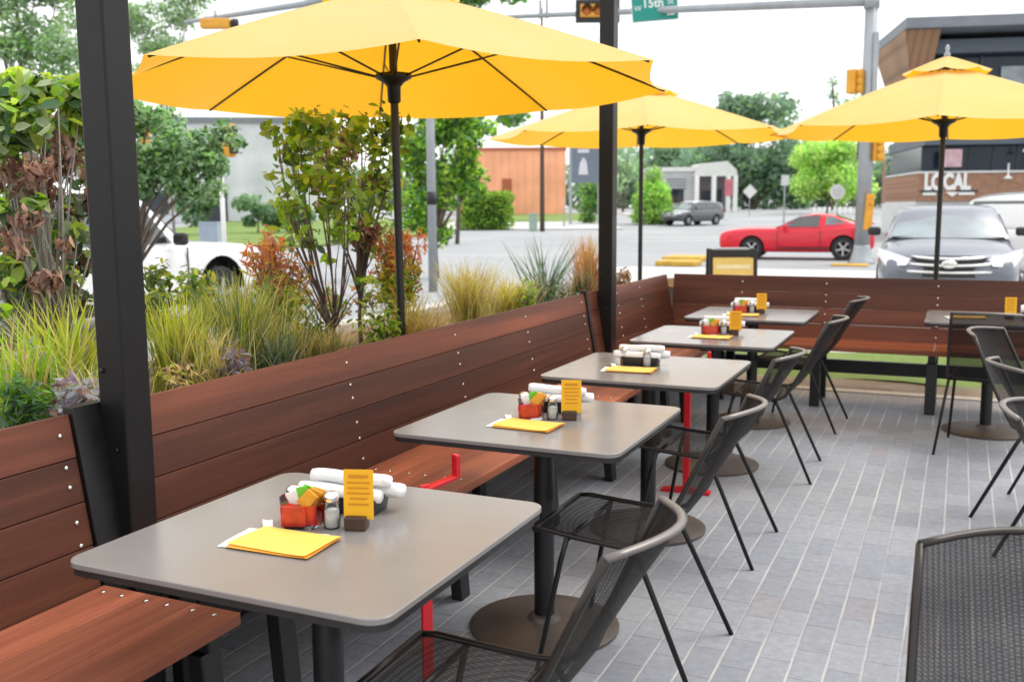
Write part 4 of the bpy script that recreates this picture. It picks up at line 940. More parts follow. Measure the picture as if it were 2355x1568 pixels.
# far woodland along the skyline
bl = []
for px in range(-300, 2700, 28):
    x, y = far(px, 230+rnd.uniform(-10, 10)); hh = rnd.uniform(6, 11)+(3 if px > 1380 else 0); bl.append((x, y, 1.3+hh*.5, 5, 5, hh*.55))
for px in range(1380, 2170, 16):
    x, y = far(px, 172+rnd.uniform(-8, 8)); hh = rnd.uniform(8, 11.5); bl.append((x, y, 1.2+hh*.48, 3.4, 3.4, hh*.52))
o = cloud('woodland', bl, 34000, 1.3, .7, [((.24, .36, .26), 3), ((.26, .42, .18), 2), ((.34, .42, .33), 2), ((.16, .26, .17), 1)], MT['leaf'], None, .3, .5); tag(o, 'distant hazy woodland closing the far end of the road', 'woodland', None, 'stuff')

# ------------------------------------------------------------------ lawn, kerbs, road markings of the intersection
def lat(px, D): x, y = far(px, D); return x*fy_ - y*fx
patch('lawn', 40, 82, lat(300, 60), lat(1000, 60), .05, MT['lawn'], 24, 12, lambda u, v, d, l: (d if u < .75 else d+max(0, (u-.75)*4)**2*12*(1-v), l))
patch('lawn', 76, 98, lat(1150, 80), lat(1390, 80), .05, MT['lawn'], 10, 6)
patch('pavement', 62, 75.6, lat(1010, 66), lat(1420, 66), .045, MT['concrete'], 10, 6)
patch('pavement', 80, 104, lat(1440, 90), lat(1620, 90), .045, MT['concrete'], 10, 6)
def kerb(lb, px, py0, D, w, dep, h, rz=0):
    x, y = far(px, D); m = MB(); m.box((0, 0, h/2), (w, dep, h)); o = m.build('kerb_block', MT['yellow_road'], None, bevel=.03); o.location = (x, y, gz(x, y)); o.rotation_euler = (0, 0, YAW*-1*-1+rz)
    return tag(o, lb, 'kerb', 'yellow painted kerb noses')
kerb('upper yellow painted kerb nose left of the black board', 1582, 0, 28.6, 1.15, 1.3, .14, .42)
kerb('lower yellow painted kerb nose left of the black board', 1563, 0, 26.2, 1.05, .9, .14, .42)
kerb('yellow painted kerb nose at the foot of the signal pole', 1960, 0, 25.6, .9, .7, .05, .42)
patch('road_marking', 44, 44.6, lat(1440, 44), lat(1660, 44), .012, MT['white_road'], 2, 8)
patch('road_marking', 47.6, 48.2, lat(1450, 48), lat(1700, 48), .012, MT['white_road'], 2, 8)

# ------------------------------------------------------------------ buildings
def facing(px, D, z=None):
    x, y = far(px, D); return (x, y, gz(x, y)-.05 if z is None else z), YAW*-1
ROT = .4245
def px2m(p, D): return p/FPX*D
# orange shed
(p, _) = facing(1190, 95); t = thing('orange_building', 'low orange clad building with a flat roof beyond the hedge', 'building', p, ROT)
hh = ztop(347, 95, 1190)-p[2]
m = MB(); m.box((-.6, 4, hh/2), (px2m(250, 95), 8, hh)); m.build('wall', MT['orangewall'], t)
m = MB(); m.box((-.6, 4, hh+.12), (px2m(254, 95), 8.3, .26)); m.build('roof_edge', plain('roof_edge_brown', (.42, .12, .06), .6), t)
m = MB(); m.box((-1.0, -.06, 2.6), (.9, .08, 1.7)); m.box((-1.0, -.1, 2.6), (.5, .08, .9)); m.build('wall_vent', plain('dark_orange', (.40, .11, .05), .6), t)
# grey building
(p, _) = facing(520, 80); t = thing('grey_building', 'large pale grey building behind trees at the left', 'building', p, ROT+.12)
hh = ztop(285, 80, 560)-p[2]
m = MB(); m.box((-4, 6, hh/2), (px2m(660, 80), 12, hh)); m.build('wall', MT['greywall'], t)
m = MB(); m.box((-4, 6, hh+.2), (px2m(666, 80), 12.4, .45)); m.build('roof_edge', MT['roofgrey'], t)
m = MB(); m.box((-1, -.05, 1.2), (2.2, .1, 2.3)); m.build('shutter_door', MT['darksteel'], t)
m = MB(); m.box((-6, -.05, 1.6), (3, .1, 1.8)); m.build('wide_window', MT['darksteel'], t)
# grey house with pale porch
D = 98; (p, _) = facing(1590, D); t = thing('grey_house', 'white and grey house with a mauve front behind the dark car', 'house', p, ROT)
u = lambda px: px2m(px-1590, D); zz = lambda py: ztop(py, D, 1590)-p[2]
m = MB(); m.box((u(1545), 3, zz(395)/2), (px2m(110, D), 6, zz(395))); m.build('side_wing', MT['housegrey'], t)
m = MB(); m.prism([(u(1488), -.2), (u(1602), -.2), (u(1595), 6.2), (u(1495), 6.2)], zz(395)+.01, zz(385)); m.build('wing_roof', MT['offwhite'], t)
m = MB(); m.box((u(1640), 3.4, zz(405)/2), (px2m(88, D), 5, zz(405))); m.build('front_wall', MT['mauve'], t)
m = MB(); m.prism([(u(1592), zz(406)), (u(1692), zz(406)), (u(1690), zz(392)), (u(1668), zz(372)), (u(1604), zz(378))], -3.4, .5, Matrix.Rotation(pi/2, 4, 'X') @ Matrix.Identity(4)); m.build('porch_roof', MT['offwhite'], t)
for px in (1600, 1639, 1672, 1688):
    m = MB(); m.box((u(px), -.3, zz(405)/2), (.42, .42, zz(405))); m.build('porch_column', MT['white'], t)
for px, py in ((1545, 450), (1562, 450)):
    m = MB(); m.box((u(px), -.05, zz(py)), (.8, .1, 1.4)); m.build('window', MT['glassdark'], t)
for px in (1548, ):
    m = MB()
    for k in range(4): m.box((u(px)+.3, -.04, zz(412)-k*.32), (1.9, .08, .12))
    m.build('louvre_panel', MT['roofgrey'], t)
m = MB(); m.box((u(1628), .82, 1.2), (.9, .1, 2.0)); m.box((u(1655), .82, 1.2), (.7, .1, 2.2)); m.build('door', MT['darksteel'], t)
m = MB(); m.box((u(1672), -.6, zz(432)), (.8, .06, 1.6)); m.build('red_banner', MT['pink'], t)
# brick cafe on the right
D = 46; (p, _) = facing(2240, D); RZ = ROT-.17
t = thing('brick_cafe', 'modern brick and glass cafe with white LOCAL lettering behind the parked cars', 'building', p, RZ)
Rm = Matrix.Rotation(RZ, 3, 'Z')
u = lambda px: px2m(px-2240, D); zz = lambda py: ztop(py, D, 2240)-p[2]
wl = u(2112); wr = u(2700)
m = MB(); m.box(((wl+wr)/2, 4, zz(462)/2), (wr-wl, 7.9, zz(462))); m.build('plinth_wall', MT['offwhite'], t)
m = MB(); m.box(((wl+wr)/2, 3.9, (zz(462)+zz(398))/2), (wr-wl, 8.1, zz(398)-zz(462)-.01)); m.build('brick_band', MT['brick'], t)
m = MB(); m.box(((wl+wr)/2, 3.9, zz(396)), (wr-wl+.1, 8.24, .09)); m.build('coping', MT['offwhite'], t)
m = MB(); m.box((u(2128)+(wr-u(2128))/2, 4.3, (zz(394)+zz(335))/2), (wr-u(2128), 7.2, zz(335)-zz(394)-.02)); g = m.build('window_wall', MT['glassblue'], t)
for k in range(12):
    m = MB(); m.box((u(2128)+.02+k*1.05, .68, (zz(394)+zz(335))/2), (.07, .06, zz(335)-zz(394)-.04)); m.build('mullion', MT['darksteel'], g)
m = MB(); m.box((u(2124)+(wr-u(2124))/2, 3.9, zz(322)), (wr-u(2124), 8.3, zz(310)-zz(335))); m.build('canopy_beam', MT['slate'], t)
m = MB(); m.box((u(2135)+(wr-u(2135))/2, 4.4, (zz(308)+zz(130))/2), (wr-u(2135), 7, zz(130)-zz(308)-.05)); g = m.build('upper_window', MT['glassblue'], t)
for k in range(7):
    m = MB(); m.box((u(2137)+k*2.3, .84, (zz(308)+zz(130))/2), (.14, .08, zz(130)-zz(308)-.06)); m.build('mullion', MT['darksteel'], g)
m = MB(); m.box((u(2135)+(wr-u(2135))/2, .83, zz(215)), (wr-u(2135), .06, .12)); m.build('transom', MT['darksteel'], g)
m = MB(); m.box((u(2330), .80, zz(185)), (1.5, .04, 1.1)); m.build('pale_pane', MT['glasslite'], g)
m = MB(); m.box((u(2132)+(wr-u(2132))/2, 3.0, zz(115)), (wr-u(2132), 6, zz(100)-zz(130))); m.build('roof_beam', MT['slate'], t)
m = MB()    # raked overhang: dark fascia above a timber soffit wedge
x0, x1 = u(2058), wr
m.add([(x0, -1.6, zz(85)), (x1, -1.6, zz(85)), (x1, 8, zz(85)), (x0, 8, zz(85)), (x0, -1.6, zz(62)), (x1, -1.6, zz(62)), (x1, 8, zz(62)), (x0, 8, zz(62))], [(0,1,2,3)[::-1],(4,5,6,7),(0,1,5,4),(1,2,6,5),(2,3,7,6),(3,0,4,7)]); m.build('roof', MT['roofgrey'], t)
m = MB(); m.add([(x0+.02, -1.3, zz(86)), (u(2135), -1.3, zz(86)), (u(2135), .6, zz(190)), (u(2095), .6, zz(190)), (x0+.02, 6, zz(86)), (u(2135), 6, zz(86)), (u(2135), 6, zz(190)), (u(2095), 6, zz(190))],
   [(0,1,2,3),(4,7,6,5),(0,3,7,4),(1,5,6,2),(3,2,6,7),(0,4,5,1)]); m.build('soffit', MT['soffit'], t)
Mt = Matrix.Translation((u(2127), -.17, zz(434))) @ Matrix.Rotation(pi/2, 4, 'X')
text_mesh('sign_lettering', 'LOCAL', px2m(49, D), MT['white'], t, Mt, .05, 'LEFT', .64, .05)
for a, b in ((2125, 2154), (2203, 2237)):
    m = MB(); m.box(((u(a)+u(b))/2, -.17, zz(445)), (u(b)-u(a), .05, .12)); m.build('sign_strip', MT['white'], t)
    m = MB(); m.box(((u(a)+u(b))/2, -.17, zz(439)), (u(b)-u(a)+.3, .05, .09)); m.build('sign_strip', MT['darksteel'], t)
m = MB(); m.prism([(u(2174), zz(441)), (u(2204), zz(441)), (u(2189), zz(452))], .15, .19, Matrix.Rotation(pi/2, 4, 'X')); m.build('sign_emblem', MT['white'], t)
m = MB(); m.box((u(2185), -.35, zz(365)), (.75, .06, .8)); m.build('window_poster', plain('pink_poster', (.55, .36, .40), .6, 0, .3, 3), t)
for px, py in ((2302, 405), (2338, 345)):
    m = MB(); m.lathe([(.18, 0), (.16, .08), (.04, .16), (.03, .7)], (u(px), -.5, zz(py+8)), 14); m.build('lamp', MT['white'], t, True)
# slate pylon sign
D = 70; (p, _) = facing(1345, D); t = thing('pylon_sign', 'tall slate blue sign board with a pale emblem left of the second black post', 'sign', p, ROT)
u = lambda px: px2m(px-1345, D); zz = lambda py: ztop(py, D, 1345)-p[2]
m = MB(); m.box((u(1312), 0, zz(330)/2), (.2, .2, zz(330))); m.box((u(1378), .1, zz(330)/2), (.2, .2, zz(330))); m.build('support_post', MT['galv'], t)
m = MB(); m.box((u(1346), .0, (zz(330)+zz(420))/2), (px2m(64, D), .25, zz(330)-zz(420))); m.build('board', MT['pylon'], t)
m = MB(); y0 = -.14
m.add([(u(1330), y0, zz(402)), (u(1352), y0, zz(402)), (u(1348), y0, zz(372)), (u(1341), y0, zz(362)), (u(1333), y0, zz(376))], [(0, 1, 2, 3, 4)]); m.box((u(1341), y0, zz(349)), (.8, .02, .25)); m.build('emblem', plain('pale_emblem', (.62, .63, .68), .6), t)

# ------------------------------------------------------------------ street furniture
def pole(name, lb, cat, px, D, r0, r1, py_top, mat, extra=None, group=None, zb=None):
    x, y = far(px, D); z0 = gz(x, y) if zb is None else zb; t = thing(name, lb, cat, (x, y, z0), ROT, group)
    h = ztop(py_top, D, px)-z0
    m = MB(); m.tube([(0, 0, 0), (0, 0, h*.5), (0, 0, h)], [r0, (r0+r1)/2, r1], 14); m.build('pole', MT[mat], t, True); return t, h
# main mast arm at the right
D0 = 26.6; x, y = far(1986, D0); zb = gz(x, y)
t = thing('signal_mast', 'grey traffic signal mast with a long arm right of the red car', 'traffic signal', (x, y, zb), ROT)
h = 7.4
m = MB(); m.tube([(0, 0, 0), (0, 0, h*.5), (0, 0, h)], [.21, .185, .155], 18); m.build('mast_pole', MT['galv'], t, True)
m = MB(); m.lathe([(.36, 0), (.36, .05), (.30, .10), (.22, .42), (.21, .5)], seg=16); m.build('base_skirt', MT['galv'], t, True)
e = Vector((-13.98, 32.28, 7.75))-Vector((x, y, zb)); Ri = Matrix.Rotation(-ROT, 3, 'Z'); e = Ri @ e
a0 = Vector((0, 0, 6.93-.0)); a0.z = ztop(18, D0, 1990)-zb; e.z = ztop(46, 34.4, 1210)-zb; tip = a0+(e-a0)*1.25
m = MB(); m.tube([a0, a0.lerp(tip, .5), tip], [.14, .10, .06], 14); m.lathe([(.2, -.2), (.2, .2)], (0, 0, a0.z), 14); m.build('mast_arm', MT['galv'], t, True)
arm = (e-a0)
def along(px):
    f = (2000-px)/(2000-1210); f = f*34.4/ (34.4*f+28.2*(1-f)) if False else f/(f+(1-f)*34.4/26.6); return a0+arm*f
q = along(1374)
ang = math.atan2(arm.y, arm.x)+pi
Rz = Matrix.Rotation(ang, 3, 'Z'); 
sg = thing('traffic_light', 'black backed horizontal traffic signal on the mast arm, crossed by the second black post', 'traffic signal', Vector((x, y, zb))+Matrix.Rotation(ROT, 3, 'Z') @ q, ROT)
m = MB(); m.box((0, -.2, .02), (1.42, .05, .74)); m.build('backplate', MT['sigblack'], sg, bevel=.02)
m = MB(); m.box((0, -.26, .02), (1.12, .1, .40)); m.build('housing', MT['sigyellow'], sg, bevel=.03)
for k in (-1, 0, 1):
    m = MB(); m.lathe([(.14, 0), (.15, .02), (.02, .03)], seg=18); o = m.build('lens', MT['amber'], sg, True); o.location = (k*.36, -.311, .02); o.rotation_euler = (pi/2, 0, 0)
    m = MB(); m.add([(.17*math.cos(a), .17*math.sin(a), z) for z in (0, .22) for a in np.linspace(-.2, pi+.2, 13)], [(i, i+1, 14+i, 13+i) for i in range(12)]); o = m.build('visor', MT['sigblack'], sg, True); o.location = (k*.36, -.311, .02); o.rotation_euler = (pi/2, 0, 0)
q = along(1505)
sn = thing('street_sign', 'green street name sign hanging on the mast arm', 'sign', Vector((x, y, zb))+Matrix.Rotation(ROT, 3, 'Z') @ q, ROT+.0)
m = MB(); wv = px2m(100, 31.8)
M0 = Matrix(((1, 0, .06*1.0, 0), (0, 1, 0, 0), (0, 0, 1, 0), (0, 0, 0, 1)))
tl = .075
def sbox(mb_, cx, cz, w, hgt_, yy, th): mb_.box((cx, yy, cz+cx*tl), (w, th, hgt_), (0, -tl, 0))
m = MB(); sbox(m, 0, .02, wv+.04, .76, -.17, .03); m.build('border', MT['offwhite'], sn, bevel=.03)
m = MB(); sbox(m, 0, .02, wv-.01, .70, -.195, .03); pn = m.build('panel', MT['green'], sn, bevel=.03)
def stext(s_, size, cx, cz, b=.0): return text_mesh('sign_lettering', s_, size, MT['white'], pn, Matrix.Translation((cx, -.215, cz+cx*tl)) @ Matrix.Rotation(-tl, 4, 'Y') @ Matrix.Rotation(pi/2, 4, 'X'), .006, 'CENTER', 1.0, b)
stext('W', .22, -.52, -.02); stext('15th', .36, -.06, .06, .006); stext('St', .26, .47, .12)
m = MB(); sbox(m, .48, -.17, .24, .09, -.213, .006); m.build('small_print', MT['white'], pn)
# small devices on the arm
m = MB(); qq = along(1243)
for px in (1243, 1258): v = along(px); m.tube([v+Vector((0, 0, -.1)), v+Vector((0, 0, .5))], .05, 8)
m.build('detector', MT['galv'], t)
# side signal and boxes on the mast
def sidehead(lb, px, py, D, w=.34, hh=.95, mat='sigyellow', dark=True, rz=0.0, parentless=True):
    X, Y = far(px, D); z = ztop(py, D, px); s = thing('traffic_light', lb, 'traffic signal', (X, Y, z), ROT+rz, 'yellow signal heads')
    m = MB(); m.box((0, 0, 0), (w, .24, hh)); m.build('housing', MT[mat], s, bevel=.03)
    for k in range(3):
        m = MB(); m.lathe([(w*.33, 0), (w*.36, .14), (w*.30, .145)], seg=14); o = m.build('visor', MT['sigblack' if dark else mat], s, True); o.location = (0, -.12, (k-1)*hh*.31); o.rotation_euler = (pi/2, 0, 0)
    m = MB(); m.box((w*.9, 0, hh*.36), (w*1.1, .05, .05)); m.build('bracket', MT['galv'], s); m = MB(); m.box((w*.9, 0, -hh*.36), (w*1.1, .05, .05)); m.build('bracket', MT['galv'], s)
    return s
sidehead('orange signal head bracketed left of the signal mast above the umbrella', 1950, 195, 26.6, .36, .62, 'sigyellow', False, .9)
sidehead('yellow signal box on the mast right below the right umbrella', 2014, 345, 26.4, .26, .62, 'sigyellow', False, 0)
sidehead('narrow signal seen edge on at the left of the mast', 1977, 345, 26.7, .12, .55, 'sigblack', True, 1.2)
m = MB(); m.box((0, 0, 0), (.2, .12, .95)); m.lathe([(.05, 0), (.06, .05)], (0, -.1, .2), 10); o = m.build('push_button_plate', MT['sigyellow'], None, bevel=.02); X, Y = far(1999, 26.3); o.location = (X, Y, ztop(487, 26.3, 1999)); o.rotation_euler = (0, .06, ROT)
tag(o, 'yellow crossing button plate low on the signal mast', 'push button')
m = MB(); m.box((0, 0, 0), (.14, .3, 1.7)); o = m.build('signal_cabinet', MT['galv'], None, bevel=.02); X, Y = far(1996, 26.5); o.location = (X, Y, ztop(160, 26.5, 1996)); o.rotation_euler = (0, 0, ROT)
tag(o, 'slim grey box strapped to the upper signal mast', 'box')
m = MB(); m.box((0, 0, .0), (.12, .04, 1.4)); o = m.build('roadside_plate', plain('brown_plate', (.30, .17, .15), .6), None); X, Y = far(2030, 33); o.location = (X, Y, ztop(420, 33, 2030)); o.rotation_euler = (0, 0, ROT+.5)
tag(o, 'narrow brown roadside plate right of the signal mast', 'sign')
# left mast: arm toward the camera, behind the big umbrella
x2, y2 = far(993, 18.4); z2 = gz(x2, y2)
t = thing('signal_mast', 'pale grey signal mast behind the golden grass, its arm over the left trees', 'traffic signal', (x2, y2, z2), 0)
m = MB(); m.tube([(0, 0, 0), (0, 0, 3), (0, 0, 6.1)], [.085, .08, .07], 12); m.build('mast_pole', MT['galv'], t, True)
m = MB(); m.tube([(0, 0, 1.62), (0, 0, 1.85)], .095, 12); m.build('dark_band', MT['sigblack'], t, True)
A = Vector((-15.40, 17.56, 5.55)); Bp = Vector((-11.79, 17.09, 5.555)); base = Vector((x2, y2, z2))
m = MB(); m.tube([Bp+(A-Bp)*1.12-base, A-base, Bp-base, Vector((0, 0, 6.0))], [.04, .05, .07, .08], 10); m.build('mast_arm', MT['galv'], t, True)
X, Y = far(515, 21.2); s = thing('traffic_light', 'yellow signal hung from the left mast arm at the umbrella edge', 'traffic signal', (X, Y, ztop(68, 21.2, 515)), ROT)
m = MB(); m.box((0, 0, 0), (.62, .22, .2)); m.build('housing', MT['sigyellow'], s, bevel=.03); m = MB(); m.lathe([(.1, 0), (.11, .12)], seg=14); o = m.build('visor', MT['sigblack'], s, True); o.location = (.34, 0, 0); o.rotation_euler = (0, pi/2, 0)
m = MB(); m.tube([(0, 0, .08), (0, 0, .28)], .03, 8); m.build('hanger', MT['galv'], s, True)
X, Y = far(715, 19.9); m = MB(); m.box((0, 0, 0), (.9, .2, .18)); m.box((0, 0, .12), (.7, .14, .06)); o = m.build('arm_sensor', MT['sigblack'], None, bevel=.03); o.location = (X, Y, ztop(4, 19.9, 715)); o.rotation_euler = (0, 0, ROT)
tag(o, 'dark slim device on the left mast arm over the umbrella', 'sensor')
t, h = pole('signal_pole', 'white pedestrian signal pole behind the white truck', 'traffic signal', 512, 22, .055, .05, 375, 'white')
m = MB(); m.lathe([(.09, 0), (.11, .1), (.09, .3), (.02, .34)], (0, 0, h), 12); m.build('dark_cap', MT['sigblack'], t, True)
sidehead('upper yellow signal head right of the white signal pole', 533, 325, 22, .22, .72, 'sigyellow', True, .8)
sidehead('yellow signal head against the right side of the thick black post', 342, 305, 23, .22, .75, 'sigyellow', False, .3)
t, h = pole('utility_pole', 'tall thin brown utility pole in front of the orange building', 'pole', 1247, 58, .15, .07, 35, 'polebrown')
# signs beyond the intersection
def sign(lb, px, D, pybase_top, shape, size, rot=0, mat='white', group=None):
    X, Y = far(px, D); z0 = gz(X, Y); t = thing('road_sign', lb, 'sign', (X, Y, z0), ROT, group); h = ztop(pybase_top, D, px)-z0
    m = MB(); m.tube([(0, .04, 0), (0, .04, h)], .035, 8); m.build('post', MT['galv'], t, True)
    n = {'round': 24, 'diamond': 4, 'rect': 4}[shape]; r = size*(1.414 if shape == 'rect' else 1); a0 = pi/4 if shape == 'rect' else 0
    P = [(r*math.cos(a0+2*pi*k/n)*(.75 if shape == 'rect' else 1), r*math.sin(a0+2*pi*k/n)) for k in range(n)]
    m = MB(); m.prism(P, -.015, .015, Matrix.Translation((0, 0, h)) @ Matrix.Rotation(pi/2, 4, 'X')); m.build('plate', MT[mat], t)
    if shape == 'round':
        m = MB(); m.prism([(a*.72, b*.72) for a, b in P], .016, .02, Matrix.Translation((0, 0, h)) @ Matrix.Rotation(pi/2, 4, 'X')); m.build('inner_disc', MT['offwhite'], t)
    return t
sign('pale diamond road sign in front of the big shade tree', 1724, 85, 440, 'diamond', .62, 0, 'offwhite')
sign('white round road sign below the lime green tree', 1925, 52, 441, 'round', .39)
sign('pale rectangular road sign on a tall post between shade tree and lime tree', 1804, 52, 415, 'rect', .27, 0, 'offwhite')
for px, D, py, lb in ((1297, 66, 455, 'short thin post left of the slate sign'), (1243, 60, 490, 'stub post beside the utility pole'), (2078, 60, 330, 'pale lamp post right of the signal mast, nearer the cafe'), (2052, 60, 360, 'pale lamp post just right of the signal mast')):
    pole('thin_post', lb, 'post', px, D, .05, .04, py, 'galv')
X, Y = far(1226, 59); m = MB(); m.box((0, 0, .5), (.5, .45, 1.0)); m.box((0, 0, 1.03), (.54, .49, .06)); o = m.build('utility_box', plain('utility_green', (.34, .45, .38), .6), None, bevel=.03); o.location = (X, Y, gz(X, Y)); o.rotation_euler = (0, 0, ROT); tag(o, 'pale green utility box by the brown pole', 'utility box')
X, Y = far(480, 33); m = MB(); m.box((0, 0, .55), (.62, .4, 1.1)); m.box((0, 0, 1.12), (.66, .44, .05)); o = m.build('utility_box', plain('utility_blue', (.32, .38, .46), .6), None, bevel=.03); o.location = (X, Y, gz(X, Y)); o.rotation_euler = (0, 0, ROT); tag(o, 'blue grey cabinet behind the bonnet of the white truck', 'utility box')
for k, px in enumerate(range(1872, 1965, 12)):
    X, Y = far(px, 75); m = MB(); m.lathe([(.09, 0), (.09, .95), (.05, 1.02)], seg=10); o = m.build('bollard', MT['white'], None, True); o.location = (X, Y, gz(X, Y)); tag(o, 'slim white bollard in the row beyond the red car', 'bollard', 'white bollards beyond the red car')
# A-frame board
D = 12.2; X, Y = far(1685, D); t = thing('a_frame_sign', 'black framed sandwich board with a yellow panel left of the grey car', 'sign', (X, Y, -.06), ROT-.05)
h = ztop(570, D, 1685)+.06
for s in (-1, 1):
    m = MB(); lean = .12*s
    m.box((-.27, s*.16, h/2), (.05, .035, h), (lean, 0, 0)); m.box((.27, s*.16, h/2), (.05, .035, h), (lean, 0, 0)); m.box((0, s*.16-lean*h*.43, h*.94), (.54, .035, .09), (lean, 0, 0)); m.box((0, s*.16+lean*h*.4, h*.12), (.54, .03, .05), (lean, 0, 0))
    m.build('frame', MT['black'], t, bevel=.006)
    m = MB(); m.box((0, s*.16, h*.52), (.50, .02, h*.74), (lean, 0, 0)); pnl = m.build('panel', MT['chalk'], t)
    if s < 0:
        m = MB()
        for k in range(4): zc = h*.78-k*.12; m.box((0, -.173-.12*(zc-h*.52)*-1, zc), (.42-.05*(k % 2), .004, .05), (-.12, 0, 0))
        m.build('printed_lines', plain('pale_print', (.78, .66, .40), .7), pnl)
m = MB(); m.tube([(-.2, 0, h-.01), (.2, 0, h-.01)], .02, 8); m.build('hinge', MT['galv'], t)

# ------------------------------------------------------------------ vehicles (local: front +x, left +y)
def wheel(t, x, y, r, w=.21, spokes=5):
    s = 1 if y > 0 else -1
    m = MB(); m.lathe([(r*.62, -w/2), (r*.93, -w/2), (r, -w*.35), (r, w*.35), (r*.93, w/2), (r*.62, w/2), (r*.60, w*.2)], seg=28, caps=False); ty = m.build('wheel', MT['tyre'], t, True); smooth_angle(ty, .7)
    ty.location = (x, y, r); ty.rotation_euler = (-s*pi/2, 0, 0)
    m = MB(); m.lathe([(r*.64, w*.30), (r*.66, w*.46), (r*.60, w*.46), (r*.56, w*.10)], seg=28, caps=False); m.lathe([(r*.14, w*.2), (r*.14, w*.42), (r*.08, w*.45)], seg=14)
    for k in range(spokes):
        a = 2*pi*k/spokes+.3
        m.box((r*.36*math.cos(a), r*.36*math.sin(a), w*.36), (r*.52, r*.15, w*.12), (0, 0, a))
    m.build('rim', MT['rim'], ty)
    m = MB(); m.lathe([(r*.6, -w*.1), (r*.6, w*.1)], seg=20); m.build('brake_disc', MT['well'], ty)
def body(t, mat, st, arches, wid, sub=2, boxy=False):
    "st: stations (x, z bottom, z belt, half width, bonnet crown)"
    rings = []
    for x, zb, zt, hw, cr in st:
        h = zt-zb; half = [(hw*.80, zb), (hw*.95, zb+h*.06), (hw, zb+h*.35), (hw*1.0, zb+h*.62), (hw*.965, zb+h*.86), (hw*.90, zt-.012), (hw*.70, zt+cr*.6), (hw*.3, zt+cr)]
        if boxy: half = [(hw*.86, zb), (hw*.97, zb+.02), (hw, zb+.05), (hw, zb+h*.5), (hw*.995, zt-.10), (hw*.965, zt-.03), (hw*.94, zt-.004), (hw*.86, zt+cr*.5), (hw*.3, zt+cr)]
        rings.append([(x, y, z) for y, z in half]+[(x, -y, z) for y, z in half[::-1]])
    m = MB(); m.loft(rings); m.f = [f[::-1] for f in m.f]
    o = m.build('body', mat, t, True)
    sb = o.modifiers.new('s', 'SUBSURF'); sb.levels = sub; sb.render_levels = sub
    cut = MB()
    for x, r in arches:
        n = 28; cut.add([(x+r*math.cos(2*pi*k/n), yy, r*.93+r*math.sin(2*pi*k/n)) for yy in (-wid, -wid*.62) for k in range(n)], [tuple(range(n))[::-1], tuple(range(n, 2*n))]+[(k, (k+1) % n, n+(k+1) % n, n+k) for k in range(n)])
        cut.add([(x+r*math.cos(2*pi*k/n), yy, r*.93+r*math.sin(2*pi*k/n)) for yy in (wid*.62, wid) for k in range(n)], [tuple(range(n))[::-1], tuple(range(n, 2*n))]+[(k, (k+1) % n, n+(k+1) % n, n+k) for k in range(n)])
    cut.f = [f[::-1] for f in cut.f]
    c = cut.build('cutter', MT['well']); bo = o.modifiers.new('b', 'BOOLEAN'); bo.object = c; bo.operation = 'DIFFERENCE'; bo.solver = 'EXACT'
    try: bo.material_mode = 'TRANSFER'
    except Exception: pass
    c.parent = t
    baked(o); bpy.data.objects.remove(c); smooth_angle(o, .7)
    return o
def cabin(t, mat, st, name='roof'):
    "st: (x, z belt, z top, half belt, half top)"
    rings = []
    for x, zb, zt, hb, ht in st:
        h = zt-zb; half = [(hb, zb), (hb+(ht-hb)*.5+.012, zb+h*.5), (ht+.01, zt-h*.10), (ht*.93, zt-h*.02), (ht*.5, zt+.015)]
        rings.append([(x, y, z) for y, z in half]+[(x, -y, z) for y, z in half[::-1]])
    m = MB(); m.loft(rings); m.f = [f[::-1] for f in m.f]; o = m.build(name, mat, t, True); smooth_angle(o, .55); return o
def sidewin(t, poly, st, mat, off=.016, name='side_window'):
    "poly in (x, z); lies on the cabin side, both sides"
    def half(x, z):
        for a, b in zip(st, st[1:]):
            lo, hi = (a, b) if a[0] < b[0] else (b, a)
            if lo[0] <= x <= hi[0]:
                f = (x-lo[0])/(hi[0]-lo[0]); zb, zt, hb, ht = [lo[i]+(hi[i]-lo[i])*f for i in (1, 2, 3, 4)]
                k = min(1, max(0, (z-zb)/max(.05, zt-zb))); return hb+(ht-hb)*k+.012*math.sin(pi*k)
        return st[0][3]
    for s in (1, -1):
        m = MB(); n = len(poly)
        vs = [(x, s*(half(x, z)+off), z) for x, z in poly]; m.add(vs, [tuple(range(n)) if s < 0 else tuple(range(n))[::-1]]); m.build(name, mat, t)
def quadpanel(t, name, pts, mat, nx=8, ny=4, crown=.0, axis=(1, 0, 0)):
    a, b, c, d = [Vector(p) for p in pts]; ax = Vector(axis); m = MB()
    def fn(u, v): return a.lerp(b, u).lerp(d.lerp(c, u), v)+ax*(crown*4*u*(1-u))
    m.grid(fn, nx, ny); return m.build(name, mat, t, True)

# --- red coupe -------------------------------------------------------------
x, y = far(1840, 28.8)
fw = Vector(far(1722, 29.2))-Vector(far(1937, 28.3)); hd = math.atan2(fw.y, fw.x)
t = thing('red_coupe', 'red two door coupe crossing the intersection', 'car', (*far(1840, 29.3), gz(*far(1840, 29.3))), hd); t.scale = (.94, .94, .96)
WB = 2.72; fxw = WB/2
st = [(-2.28, .42, .86, .72, .0), (-2.2, .30, 1.00, .84, .02), (-1.9, .24, 1.03, .91, .02), (-1.36, .22, 1.02, .94, .03), (-.6, .21, .97, .93, .03), (.3, .21, .95, .92, .03), (.9, .21, .95, .93, .04), (1.4, .22, .95, .945, .05), (1.95, .23, .91, .92, .05), (2.26, .26, .85, .86, .03), (2.36, .32, .79, .80, .01), (2.40, .42, .70, .74, .0)]
body(t, MT['carred'], st, [(fxw, .385), (-fxw, .395)], 1.1)
